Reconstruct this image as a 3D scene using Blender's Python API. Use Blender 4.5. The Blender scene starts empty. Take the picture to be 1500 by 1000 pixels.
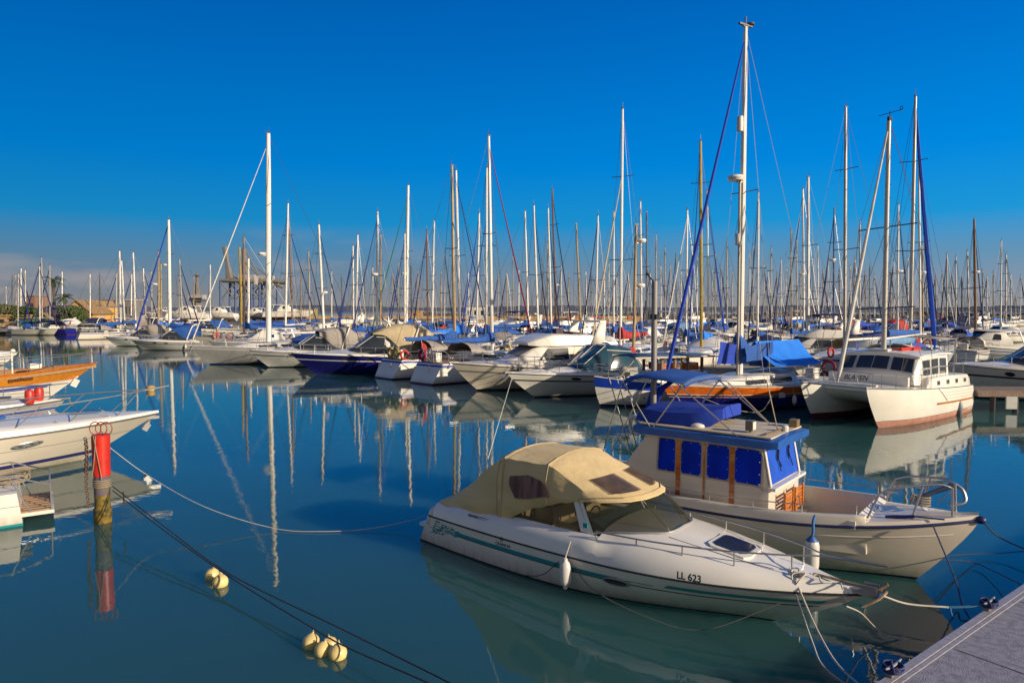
import bpy, bmesh, math, random
from mathutils import Vector, Matrix
from math import sin, cos, pi, radians, atan2, hypot, sqrt, acos
random.seed(7)
SC = bpy.context.scene
COL = SC.collection
# ---------------------------------------------------------------- camera
F, CZ, TH = 1000.0, 5.0, radians(2.75)
ct, st = cos(TH), sin(TH)
cd = bpy.data.cameras.new('camera'); cam = bpy.data.objects.new('camera', cd); COL.objects.link(cam)
cam.location = (0, 0, CZ); cam.rotation_euler = (radians(90) - TH, 0, 0)
cd.sensor_width = 36; cd.lens = 24.0; cd.clip_start = .1; cd.clip_end = 30000
SC.camera = cam
SC.view_settings.view_transform = 'Standard'; SC.view_settings.look = 'None'
SC.view_settings.exposure = .2; SC.view_settings.gamma = 1
SC.cycles.max_bounces = 6; SC.cycles.caustics_reflective = False; SC.cycles.caustics_refractive = False
# ---------------------------------------------------------------- sun and sky
SUN = Vector((.86, -.51, 0)).normalized(); ELEV = radians(19)
SDIR = Vector((SUN.x * cos(ELEV), SUN.y * cos(ELEV), sin(ELEV)))
ld = bpy.data.lights.new('sun', 'SUN'); ld.energy = 4.9; ld.angle = radians(.5); ld.color = (1, .86, .67)
lo = bpy.data.objects.new('sun', ld); COL.objects.link(lo)
lo.rotation_euler = SDIR.to_track_quat('Z', 'Y').to_euler()
W = bpy.data.worlds.new("World"); SC.world = W; W.use_nodes = True
nt = W.node_tree; nt.nodes.clear()
def N(t, **k):
    n = nt.nodes.new(t)
    for a, b in k.items(): setattr(n, a, b)
    return n
def LK(a, b): nt.links.new(a, b)
def ramp(fac, stops):
    r = N('ShaderNodeValToRGB'); LK(fac, r.inputs[0]); e = r.color_ramp.elements
    while len(e) < len(stops): e.new(.5)
    for i, (p, c) in enumerate(stops):
        e[i].position = p; e[i].color = tuple(c) + (1,)
    return r.outputs[0]
def mth(op, a, b=None, clamp=False):
    m = N('ShaderNodeMath', operation=op, use_clamp=clamp)
    for i, v in enumerate((a, b)):
        if v is None: continue
        if isinstance(v, (int, float)): m.inputs[i].default_value = v
        else: LK(v, m.inputs[i])
    return m.outputs[0]
def mix(fac, a, b, mode='MIX'):
    m = N('ShaderNodeMix', data_type='RGBA', blend_type=mode)
    for i, v in zip((0, 6, 7), (fac, a, b)):
        if isinstance(v, (int, float)): m.inputs[i].default_value = v
        elif isinstance(v, tuple): m.inputs[i].default_value = v + (1,)
        else: LK(v, m.inputs[i])
    return m.outputs[2]
tc = N('ShaderNodeTexCoord'); sep = N('ShaderNodeSeparateXYZ'); LK(tc.outputs['Generated'], sep.inputs[0])
zz = mth('MAXIMUM', sep.outputs[2], 0.0)
# deep polarised evening blue, grey lilac near the horizon, warm and bright on the sun's side
blue = ramp(zz, [(0, (.25, .245, .25)), (.03, (.19, .235, .29)), (.07, (.10, .235, .37)), (.12, (.010, .245, .54)), (.2, (.0, .197, .59)), (.33, (.0, .135, .48)), (.45, (.0, .092, .38)), (1, (.0, .05, .2))])
sky = N('ShaderNodeTexSky', sky_type='NISHITA'); sky.sun_disc = False
sky.sun_elevation = ELEV; sky.sun_rotation = atan2(SUN.x, SUN.y); sky.altitude = 0; sky.dust_density = 1.5
lr = mth('ADD', mth('MULTIPLY', sep.outputs[0], .22), .97); blue = mix(1.0, blue, lr, 'MULTIPLY')
skyb = mix(1.0, sky.outputs[0], (.048, .048, .050), 'MULTIPLY')
dt = N('ShaderNodeVectorMath', operation='DOT_PRODUCT'); LK(tc.outputs['Generated'], dt.inputs[0]); dt.inputs[1].default_value = SUN
sf = N('ShaderNodeMapRange', interpolation_type='SMOOTHSTEP'); LK(dt.outputs['Value'], sf.inputs[0])
sf.inputs[1].default_value = .50; sf.inputs[2].default_value = 1.0
rearf = N('ShaderNodeMapRange', interpolation_type='SMOOTHSTEP'); LK(sep.outputs[1], rearf.inputs[0]); rearf.inputs[1].default_value = .3; rearf.inputs[2].default_value = -.4
rear = ramp(zz, [(0, (.30, .26, .24)), (.25, (.22, .22, .25)), (.6, (.13, .16, .24)), (1, (.05, .09, .2))])
base = mix(rearf.outputs[0], blue, rear); base = mix(sf.outputs[0], base, skyb)
# low clouds along the horizon
mp = N('ShaderNodeMapping'); LK(tc.outputs['Generated'], mp.inputs[0]); mp.inputs['Scale'].default_value = (3.2, 3.2, 15)
nz = N('ShaderNodeTexNoise'); LK(mp.outputs[0], nz.inputs[0]); nz.inputs['Scale'].default_value = 1.7; nz.inputs['Detail'].default_value = 5
cl = mth('MULTIPLY', mth('SUBTRACT', nz.outputs[0], .52), 7, True)
lo_ = N('ShaderNodeMapRange'); LK(zz, lo_.inputs[0]); lo_.inputs[1].default_value = .115; lo_.inputs[2].default_value = .03
lf = N('ShaderNodeMapRange'); LK(sep.outputs[0], lf.inputs[0]); lf.inputs[1].default_value = .05; lf.inputs[2].default_value = -.25
clf = mth('MULTIPLY', mth('MULTIPLY', cl, lo_.outputs[0], True), lf.outputs[0], True)
base = mix(mth('MULTIPLY', clf, .55), base, (.36, .31, .30))
bg = N('ShaderNodeBackground'); LK(base, bg.inputs[0]); bg.inputs[1].default_value = 1.0
wo = N('ShaderNodeOutputWorld'); LK(bg.outputs[0], wo.inputs[0])
# ---------------------------------------------------------------- projection helpers (photo pixel -> place)
def ray(px, py):
    a = (px - 750) / F; b = -(py - 500) / F
    return Vector((a, ct + st * b, -st + ct * b))
def P(px, py, z=0.0):
    r = ray(px, py); t = (z - CZ) / r.z; return Vector((r.x * t, r.y * t, z))
def PD(px, py, Y):
    r = ray(px, py); t = Y / r.y; return Vector((r.x * t, Y, CZ + r.z * t))
# ---------------------------------------------------------------- materials
MATS = {}
def mat(name, c, rough=.4, metal=0, var=.12, scale=3.0, c2=None, bump=0, bscale=40, trans=0, dirt=0, coat=0, stretch=None, spec=None):
    if name in MATS: return MATS[name]
    m = bpy.data.materials.new(name); m.use_nodes = True; t = m.node_tree; MATS[name] = m
    b = t.nodes['Principled BSDF']; L = t.links.new
    b.inputs['Roughness'].default_value = rough; b.inputs['Metallic'].default_value = metal
    b.inputs['Transmission Weight'].default_value = trans; b.inputs['Coat Weight'].default_value = coat
    if spec is not None: b.inputs['Specular IOR Level'].default_value = spec
    tc = t.nodes.new('ShaderNodeTexCoord'); vec = tc.outputs['Object']
    if stretch:
        mp = t.nodes.new('ShaderNodeMapping'); L(vec, mp.inputs[0]); mp.inputs['Scale'].default_value = stretch; vec = mp.outputs[0]
    n = t.nodes.new('ShaderNodeTexNoise'); L(vec, n.inputs[0]); n.inputs['Scale'].default_value = scale; n.inputs['Detail'].default_value = 6
    r = t.nodes.new('ShaderNodeValToRGB'); L(n.outputs[0], r.inputs[0])
    c2 = c2 or tuple(x * (1 - var) for x in c); e = r.color_ramp.elements
    e[0].position = .35; e[0].color = tuple(c2) + (1,); e[1].position = .62; e[1].color = tuple(c) + (1,)
    out = r.outputs[0]
    if dirt:
        s = t.nodes.new('ShaderNodeSeparateXYZ'); L(tc.outputs['Object'], s.inputs[0])
        mr = t.nodes.new('ShaderNodeMapRange'); L(s.outputs[2], mr.inputs[0]); mr.inputs[1].default_value = .35; mr.inputs[2].default_value = -.02
        mr.inputs[3].default_value = 0; mr.inputs[4].default_value = dirt
        n2 = t.nodes.new('ShaderNodeTexNoise'); mp2 = t.nodes.new('ShaderNodeMapping'); L(tc.outputs['Object'], mp2.inputs[0]); mp2.inputs['Scale'].default_value = (5, 5, .8)
        L(mp2.outputs[0], n2.inputs[0]); n2.inputs['Scale'].default_value = 2
        mu = t.nodes.new('ShaderNodeMath'); mu.operation = 'MULTIPLY'; L(mr.outputs[0], mu.inputs[0]); L(n2.outputs[0], mu.inputs[1])
        mx = t.nodes.new('ShaderNodeMix'); mx.data_type = 'RGBA'; L(mu.outputs[0], mx.inputs[0]); L(out, mx.inputs[6]); mx.inputs[7].default_value = (.22, .17, .08, 1)
        out = mx.outputs[2]
    L(out, b.inputs['Base Color'])
    if bump:
        n3 = t.nodes.new('ShaderNodeTexNoise'); L(vec, n3.inputs[0]); n3.inputs['Scale'].default_value = bscale; n3.inputs['Detail'].default_value = 4
        bp = t.nodes.new('ShaderNodeBump'); L(n3.outputs[0], bp.inputs['Height']); bp.inputs['Strength'].default_value = bump; bp.inputs['Distance'].default_value = .02
        L(bp.outputs[0], b.inputs['Normal'])
    return m
white = mat('gelcoat_white', (.80, .75, .66), .28, dirt=.95, var=.09, scale=1.2, coat=.3)
cream = mat('gelcoat_cream', (.68, .60, .49), .3, dirt=.95, var=.10, scale=1.2, coat=.3)
greyhull = mat('gelcoat_grey', (.36, .35, .34), .35, dirt=.4, var=.1)
paleh = mat('gelcoat_pale', (.58, .56, .52), .35, dirt=.5, var=.1)
navy = mat('gelcoat_navy', (.014, .012, .17), .15, var=.2, coat=.5)
blueh = mat('paint_blue', (.01, .05, .42), .25, var=.2)
deckm = mat('deck_nonskid', (.62, .57, .48), .6, bump=.2, bscale=120, var=.12, scale=2.5)
teak = mat('teak', (.36, .22, .11), .6, c2=(.22, .13, .07), stretch=(2, 18, 18), scale=2, bump=.2)
varn = mat('varnished_wood', (.52, .15, .02), .18, c2=(.34, .08, .012), stretch=(.7, 6, 12), scale=2.5, coat=.6)
varny = mat('honey_wood', (.68, .25, .02), .18, c2=(.5, .17, .02), stretch=(.5, 5, 14), scale=2.5, coat=.6)
black = mat('black_rubber', (.02, .02, .022), .5)
glass = mat('tinted_glass', (.03, .034, .04), .06, var=.3, coat=.5, scale=1.5)
glassb = mat('brown_glass', (.30, .18, .06), .12, var=.4, scale=1.5)
steel = mat('stainless', (.42, .41, .40), .32, metal=.7, var=.15)
alu = mat('mast_white', (.78, .74, .66), .35, var=.06)
alug = mat('mast_anodised', (.42, .38, .33), .4, metal=.3, var=.12)
masttan = mat('mast_tan', (.42, .30, .15), .45, var=.2)
mastgold = mat('mast_gold', (.45, .32, .06), .4, var=.2)
mastwood = mat('mast_wood', (.20, .10, .05), .4, var=.2)
mastdark = mat('mast_dark', (.10, .09, .09), .5, var=.2)
mastblue = mat('mast_blue', (.07, .12, .28), .4, var=.2)
wire = mat('rigging_wire', (.10, .10, .11), .4, metal=.3)
wirel = mat('rigging_light', (.30, .29, .28), .4, metal=.3)
def cloth(n, c): return mat(n, c, .8, var=.18, scale=2.2, bump=.45, bscale=5)
cblue = cloth('canvas_blue', (.015, .085, .34)); cbright = cloth('canvas_bright_blue', (.01, .20, .80)); croyal = cloth('canvas_royal', (.008, .045, .40))
cnavy = cloth('canvas_navy', (.01, .015, .07)); cred = cloth('canvas_red', (.42, .03, .025)); cbeige = cloth('canvas_beige', (.50, .40, .24))
cgrey = cloth('canvas_grey', (.34, .30, .26)); ctan = cloth('canvas_taupe', (.26, .205, .15)); cyel = cloth('canvas_sand', (.72, .52, .24))
csail = cloth('sail_strip_bright', (.008, .07, .55)); cwhite = cloth('canvas_white', (.70, .66, .58)); cgreen = cloth('canvas_green', (.01, .12, .08)); cmar = cloth('canvas_maroon', (.20, .01, .04))
cpale = cloth('canvas_pale_blue', (.12, .24, .42))
winblue = mat('window_cover_blue', (.001, .03, .55), .6, spec=.08, var=.35, scale=3, bump=.6, bscale=6, stretch=(1, 1, .5))
winblue2 = mat('window_cover_front', (.02, .09, .52), .6, spec=.1, var=.2, scale=3)
roofblue = mat('roof_blue', (.02, .10, .36), .4, var=.2)
red = mat('red_paint', (.62, .03, .015), .4, var=.15, c2=(.42, .02, .01))
redant = mat('antifoul_red', (.10, .012, .02), .6, var=.3)
pinkant = mat('antifoul_pink', (.52, .25, .18), .6, var=.25)
blueant = mat('antifoul_blue', (.01, .02, .10), .6, var=.3)
blackant = mat('antifoul_black', (.012, .015, .02), .6, var=.3)
teal = mat('teal_paint', (.02, .28, .31), .4, var=.15)
yellow = mat('yellow_float', (.80, .62, .24), .35, var=.25, scale=4, c2=(.60, .45, .18))
fendw = mat('fender_white', (.66, .62, .58), .35, var=.12)
ropew = mat('rope_white', (.55, .50, .42), .8, bump=.5, bscale=200, stretch=(1, 1, 1))
roped = mat('rope_dark', (.025, .028, .04), .8)
ropeb = mat('rope_blue', (.03, .16, .42), .8)
yolk = mat('yellow_plastic', (.7, .55, .02), .4)
conc = mat('concrete', (.30, .28, .30), .85, var=.25, scale=5, bump=.5, bscale=60)
rust = mat('rust', (.22, .14, .02), .8, c2=(.03, .035, .012), scale=9, bump=.5, bscale=40)
# ---------------------------------------------------------------- mesh builder
class MB:
    def __init__(s): s.v = []; s.f = []; s.m = []; s.flat = False
    def add(s, vs, fs, m=0):
        o = len(s.v); s.v += [tuple(p) for p in vs]
        for f in fs: s.f.append(tuple(i + o for i in f)); s.m.append(m)
    def box(s, c, d, m=0, rz=0, ry=0, taper=1):
        R = Matrix.Rotation(rz, 3, 'Z') @ Matrix.Rotation(ry, 3, 'Y'); c = Vector(c); vs = []
        for z in (-1, 1):
            k = taper if z > 0 else 1
            for x, y in ((-1, -1), (1, -1), (1, 1), (-1, 1)): vs.append(c + R @ Vector((x * d[0] / 2 * k, y * d[1] / 2 * k, z * d[2] / 2)))
        s.add(vs, [(3, 2, 1, 0), (4, 5, 6, 7), (0, 1, 5, 4), (1, 2, 6, 5), (2, 3, 7, 6), (3, 0, 4, 7)], m)
    def tube(s, pts, r, n=6, m=0, closed=False, caps=True):
        pts = [Vector(p) for p in pts]; k = len(pts)
        rr = r if isinstance(r, (list, tuple)) else [r] * k
        vs = []; up = None
        for i, p in enumerate(pts):
            a = pts[i - 1] if (i > 0 or closed) else p; b = pts[(i + 1) % k] if (i < k - 1 or closed) else p
            t = (b - a)
            t = t.normalized() if t.length > 1e-9 else Vector((0, 0, 1))
            if up is None:
                up = Vector((0, 0, 1)) if abs(t.z) < .9 else Vector((1, 0, 0))
            u = (up - t * up.dot(t)); u = u.normalized() if u.length > 1e-6 else t.orthogonal().normalized(); up = u; w = t.cross(u)
            for j in range(n): vs.append(p + (u * cos(2 * pi * j / n) + w * sin(2 * pi * j / n)) * rr[i])
        fs = []
        for i in range(k if closed else k - 1):
            for j in range(n):
                a = i * n + j; b = i * n + (j + 1) % n; c = ((i + 1) % k) * n + (j + 1) % n; d = ((i + 1) % k) * n + j
                fs.append((a, b, c, d))
        if caps and not closed: fs += [tuple(range(n - 1, -1, -1)), tuple(range((k - 1) * n, k * n))]
        s.add(vs, fs, m)
    def loft(s, secs, m=0, cap0=False, cap1=False, closed=False, mf=None):
        n = len(secs[0]); vs = [p for q in secs for p in q]; o = len(s.v); s.v += [tuple(p) for p in vs]
        for i in range(len(secs) - 1):
            for j in range(n if closed else n - 1):
                a = i * n + j; b = i * n + (j + 1) % n
                s.f.append(tuple(x + o for x in (a, b, b + n, a + n))); s.m.append(mf(i, j) if mf else m)
        if cap0: s.f.append(tuple(o + i for i in range(n - 1, -1, -1))); s.m.append(m)
        if cap1: s.f.append(tuple(o + (len(secs) - 1) * n + i for i in range(n))); s.m.append(m)
    def lathe(s, prof, n=16, c=(0, 0, 0), m=0, mf=None, axis='Z', closed=False):
        secs = []
        for r, z in prof:
            ring = []
            for j in range(n):
                a = 2 * pi * j / n
                p = (r * cos(a), r * sin(a), z) if axis == 'Z' else ((z, r * cos(a), r * sin(a)) if axis == 'X' else (r * cos(a), z, r * sin(a)))
                ring.append((p[0] + c[0], p[1] + c[1], p[2] + c[2]))
            secs.append(ring)
        s.loft(secs, m, closed=True, mf=mf)
    def ball(s, c, r, n=12, m=0):
        rx, ry, rz = r if isinstance(r, tuple) else (r, r, r); secs = []
        for i in range(n // 2 + 1):
            ph = pi * i / (n // 2) ; q = max(sin(ph), .01)
            secs.append([(c[0] + rx * q * cos(2 * pi * j / n), c[1] + ry * q * sin(2 * pi * j / n), c[2] - rz * cos(ph)) for j in range(n)])
        s.loft(secs, m, closed=True)
    def torus(s, c, R, r, m=0, n=24, k=8, axis='Z', sx=1):
        pts = []
        for i in range(n):
            a = 2 * pi * i / n; x, y = R * sx * cos(a), R * sin(a)
            pts.append(Vector(c) + (Vector((x, y, 0)) if axis == 'Z' else Vector((x, 0, y)) if axis == 'Y' else Vector((0, x, y))))
        s.tube(pts, r, k, m, closed=True)
    def prism(s, poly, z0, z1, m=0):
        n = len(poly); vs = [(x, y, z0) for x, y in poly] + [(x, y, z1) for x, y in poly]
        s.add(vs, [tuple(range(n - 1, -1, -1)), tuple(range(n, 2 * n))] + [(i, (i + 1) % n, (i + 1) % n + n, i + n) for i in range(n)], m)
    def build(s, name, mats, parent=None, angle=35, smooth=True, loc=None, label=None, rot=None):
        me = bpy.data.meshes.new(name); me.from_pydata(s.v, [], s.f); me.validate(verbose=False)
        if not isinstance(mats, (list, tuple)): mats = [mats]
        for q in mats: me.materials.append(q)
        if len(me.polygons) == len(s.m): me.polygons.foreach_set('material_index', s.m)
        bm = bmesh.new(); bm.from_mesh(me); bmesh.ops.recalc_face_normals(bm, faces=bm.faces); bm.to_mesh(me); bm.free()
        if smooth:
            me.polygons.foreach_set('use_smooth', [True] * len(me.polygons)); me.set_sharp_from_angle(angle=radians(angle))
        o = bpy.data.objects.new(name, me); COL.objects.link(o)
        if parent: o.parent = parent
        if loc is not None: o.location = loc
        if rot is not None: o.rotation_euler = rot
        if label: o['label'] = label
        return o
def tag(o, label, cat, group=None):
    o['label'] = label; o['category'] = cat
    if group: o['group'] = group
    return o
def thing(name, label, cat, loc=(0, 0, 0), rz=0, group=None):
    o = bpy.data.objects.new(name, None); COL.objects.link(o); o.location = loc; o.rotation_euler = (0, 0, rz)
    o.empty_display_size = .3
    return tag(o, label, cat, group)
def struct(o, kind='structure'): o['kind'] = kind; return o
def text_obj(s, size, mt, parent, M, name='lettering', thick=.002, shear=0, bold=0):
    c = bpy.data.curves.new('t', 'FONT'); c.body = s; c.size = size; c.extrude = thick; c.align_x = 'CENTER'; c.shear = shear; c.offset = bold
    t = bpy.data.objects.new('t', c); COL.objects.link(t); bpy.context.view_layer.update()
    me = bpy.data.meshes.new_from_object(t.evaluated_get(bpy.context.evaluated_depsgraph_get())); bpy.data.objects.remove(t); bpy.data.curves.remove(c)
    me.materials.clear(); me.materials.append(mt); o = bpy.data.objects.new(name, me); COL.objects.link(o); o.parent = parent; o.matrix_local = M
    return o
def face_matrix(p, right, normal):
    r = Vector(right).normalized(); n = Vector(normal).normalized(); u = n.cross(r).normalized(); r = u.cross(n)
    M = Matrix((r, u, n)).transposed().to_4x4(); M.translation = Vector(p) + n * .006; return M
def curvy(pts, n=10):   # Catmull-Rom
    P_ = [Vector(p) for p in pts]; P_ = [P_[0] * 2 - P_[1]] + P_ + [P_[-1] * 2 - P_[-2]]; o = []
    for i in range(1, len(P_) - 2):
        a, b, c, d = P_[i - 1:i + 3]
        for k in range(n):
            t = k / n; o.append(.5 * ((2 * b) + (c - a) * t + (2 * a - 5 * b + 4 * c - d) * t * t + (3 * b - a - 3 * c + d) * t ** 3))
    return o + [P_[-2]]
# ---------------------------------------------------------------- hull
class Hull:
    def __init__(s, L, B, fs, fb, rake=.9, tr=.2, tw=.85, tm=.4, q=2.2, ra=.92, rb=.25, fl=.7, dr=.4, sp=1.6, sag=0, rk=1.2, x00=0, ae=2.2, bl=0):
        s.__dict__.update(locals())
    def z(s, t): return s.fs + (s.fb - s.fs) * t ** s.sp - s.sag * sin(pi * t)
    def w(s, t):
        if t < s.tm: return s.B / 2 * (s.tw + (1 - s.tw) * sin(pi / 2 * t / s.tm))
        return s.B / 2 * max(0, 1 - ((t - s.tm) / (1 - s.tm)) ** s.q)
    def pt(s, t, k, sd=1, dz=0, ins=0):
        kk = max(k, 0); z = k * s.z(t) if k >= 0 else k * s.dr * (1 - .6 * t)
        x0 = s.x00 + s.tr * (1 - kk); xb = s.L - s.rake * (1 - kk) ** s.rk - (s.rake * .35 * -k if k < 0 else 0)
        a = s.ra + (s.rb - s.ra) * t ** s.ae; g = a + (1 - a) * kk ** s.fl + s.bl * sin(pi * kk)
        if k < 0: g = a * (1 + k) ** .6
        return Vector((x0 + (xb - x0) * t - (ins * t * .6), sd * max(s.w(t) * g - ins, 0), z + dz))
    def ts(s, n): return [.45 * i / n + .55 * sin(pi / 2 * i / n) for i in range(n + 1)]
    def t_at(s, x): return min(max(x / s.L, 0), 1)
    def shell(s, ks=(0, .1, .25, .45, .65, .8, .92, 1), matf=None, n=20, sides=(-1, 1)):
        mb = MB(); ks = [-1, -.5] + list(ks); ts = s.ts(n)
        for sd in sides:
            secs = [[s.pt(t, k, sd) for k in ks] for t in ts]
            mb.loft(secs, mf=(lambda i, j: (matf((ks[j] + ks[j + 1]) / 2, (ts[i] + ts[i + 1]) / 2) if matf else 0)))
        # transom, row by row so that its stripes follow the hull
        for j in range(len(ks) - 1):
            a, b = s.pt(0, ks[j], -1), s.pt(0, ks[j], 1); c, d = s.pt(0, ks[j + 1], 1), s.pt(0, ks[j + 1], -1)
            mb.add([a, b, c, d], [(0, 1, 2, 3)], matf((ks[j] + ks[j + 1]) / 2, 0) if matf else 0)
        return mb
    def deck(s, drop=0, rim=.07, camber=.05, n=20, t0=0, t1=1, m=0, mi=None):
        mb = MB(); secs = []
        for t in s.ts(n):
            if t < t0 or t > t1: continue
            e = s.pt(t, 1, 1); w = e.y; wi = max(w - rim, 0); z = e.z; row = []
            us = (1, .6, 0, -.6, -1)
            row.append((e.x, w, z))
            if drop: row += [(e.x - rim * t, wi, z + .004), (e.x - rim * t, wi, z - drop)]
            for u in us: row.append((e.x - (rim * t if drop else 0), wi * u if drop else w * u, z - drop + camber * (1 - u * u)))
            if drop: row += [(e.x - rim * t, -wi, z - drop), (e.x - rim * t, -wi, z + .004)]
            row.append((e.x, -w, z)); secs.append(row)
        mb.loft(secs, m); return mb
    def line(s, mb, t0, t1, k, r, dz=0, m=0, ins=0, n=14, sides=(-1, 1), ns=6):
        for sd in sides: mb.tube([s.pt(t0 + (t1 - t0) * i / n, k, sd, dz, ins) for i in range(n + 1)], r, ns, m)
    def band(s, mb, t0, t1, k0, k1, off=.008, m=0, n=16, sides=(-1, 1), taper=False):
        for sd in sides:
            secs = []
            for i in range(n + 1):
                t = t0 + (t1 - t0) * i / n; f = 1
                if taper: f = min(1, 4 * i / n)
                km = (k0 + k1) / 2
                secs.append([s.pt(t, km + (k - km) * f, sd) + Vector((0, sd * off, 0)) for k in (k0, (k0 + k1) / 2, k1)])
            mb.loft(secs, m)
    def rail(s, mb, t0, t1, h, r=.018, n=5, ins=.07, pulpit=True, mid=True, sides=(-1, 1), dz=0, over=.0, rs=None):
        rs = rs or r * .8
        T = [t0 + (t1 - t0) * i / n for i in range(n + 1)]
        for hh in ((h, h * .5) if mid else (h,)):
            if pulpit:
                pts = [s.pt(t, 1, -1, dz + hh, ins) for t in T]; tip = s.pt(1, 1, 1, dz + hh) + Vector((over, 0, .02)); tip.y = 0
                a = s.pt((t1 + 1) / 2, 1, -1, dz + hh, ins)
                pts2 = [Vector((p.x, -p.y, p.z)) for p in reversed(pts)]
                mb.tube(curvy(pts + [a, tip, Vector((a.x, -a.y, a.z))] + pts2, 3) if hh == h else pts, r if hh == h else r * .5, 5)
                if hh != h: mb.tube(pts2, r * .5, 5)
            else:
                for sd in sides: mb.tube([s.pt(t, 1, sd, dz + hh, ins) for t in T], r if hh == h else r * .5, 5)
        for sd in sides:
            for t in T: mb.tube([s.pt(t, 1, sd, dz - .01, ins), s.pt(t, 1, sd, dz + h, ins)], rs, 5)
# ---------------------------------------------------------------- superstructure
class Cab:
    """sections (x, half width bottom, half width top, z bottom, z top, camber)"""
    def __init__(s, secs, e=.88): s.s = secs; s.e = e
    def at(s, x):
        S = s.s
        for a, b in zip(S, S[1:]):
            lo, hi = min(a[0], b[0]), max(a[0], b[0])
            if lo - 1e-6 <= x <= hi + 1e-6:
                f = (x - a[0]) / (b[0] - a[0]) if b[0] != a[0] else 0
                return [a[i] + (b[i] - a[i]) * f for i in range(6)]
        return list(min(S, key=lambda q: abs(q[0] - x)))
    def half(s, q):
        x, wb, wt, zb, zt, c = q; h = zt - zb
        return [(wb, zb), (wt + (wb - wt) * (1 - s.e), zb + h * s.e), (wt * (.95 if s.e < .9 else .985), zb + h * (.5 + s.e / 2 + .045 * (s.e < .9)) + c * .12), (wt * .7, zt + c * .55), (wt * .35, zt + c * .88), (0, zt + c)]
    def shell(s, mb=None, m=0, cap0=True, cap1=True, sub=1):
        mb = mb or MB(); secs = []
        for q in s.s:
            h = s.half(q); full = h + [(-y, z) for y, z in reversed(h[:-1])]; secs.append([(q[0], y, z) for y, z in full])
        mb.loft(secs, m, cap0, cap1); return mb
    def side(s, x, v, sd, off=0):
        q = s.at(x); h = s.half(q); (y0, z0), (y1, z1) = h[0], h[1]; n = Vector((0, z1 - z0, y0 - y1)).normalized()
        return Vector((x, sd * (y0 + (y1 - y0) * v + n.y * off), z0 + (z1 - z0) * v + n.z * off))
    def top(s, x, u, off=0):
        q = s.at(x); h = s.half(q)[2:]; a = abs(u) * h[0][0]
        for (y0, z0), (y1, z1) in zip(h, h[1:]):
            if y1 - 1e-6 <= a <= y0 + 1e-6: z = z0 + (z1 - z0) * ((a - y0) / (y1 - y0) if y1 != y0 else 0); break
        else: z = h[-1][1]
        return Vector((x, (1 if u >= 0 else -1) * a, z)) 
    def win(s, mb, x0, x1, v0, v1, sd, off=.012, m=0, cut=.12, slope0=0, slope1=0):
        secs = []
        for f in (0, .06, .3, .5, .7, .94, 1):
            c = cut if f in (0, 1) else 0; a, b = v0 + (v1 - v0) * c, v1 - (v1 - v0) * c; x = x0 + (x1 - x0) * f
            secs.append([s.side(x + (slope0 * (1 - f) + slope1 * f) * v, v, sd, off) for v in (a, (a + b) / 2, b)])
        mb.loft(secs, m)
    def pane(s, mb, x0, x1, u0, u1, off=.015, m=0, nx=5, nu=7, cut=0):
        secs = []
        d = (s.top(x1, 0) - s.top(x0, 0)); n = Vector((-d.z, 0, d.x)); n = n.normalized() if n.length else Vector((0, 0, 1))
        if n.z < 0: n = -n
        for i in range(nx):
            f = i / (nx - 1); x = x0 + (x1 - x0) * f
            secs.append([s.top(x, u0 + (u1 - u0) * j / (nu - 1)) + n * off for j in range(nu)])
        mb.loft(secs, m)
def sausage(L, r, n=12):
    return [(.001, 0), (r * .35, .01), (r * .4, .05), (r * .8, .09), (r, .16), (r, L - .16), (r * .8, L - .09), (r * .4, L - .05), (r * .3, L), (.001, L)]
def fender(parent, p, L=.6, r=.12, m=None, rope=True, tilt=(0, 0, 0), top=None, mr=None, name='fender'):
    mb = MB(); mb.lathe(sausage(L, r), 14); o = mb.build(name, m or fendw, parent, loc=p, rot=tilt)
    if rope:
        mb = MB(); mb.tube([(0, 0, L), top if top else (0, 0, L + .35)], .012, 5); mb.build('lanyard', mr or ropew, o)
    return o
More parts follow.
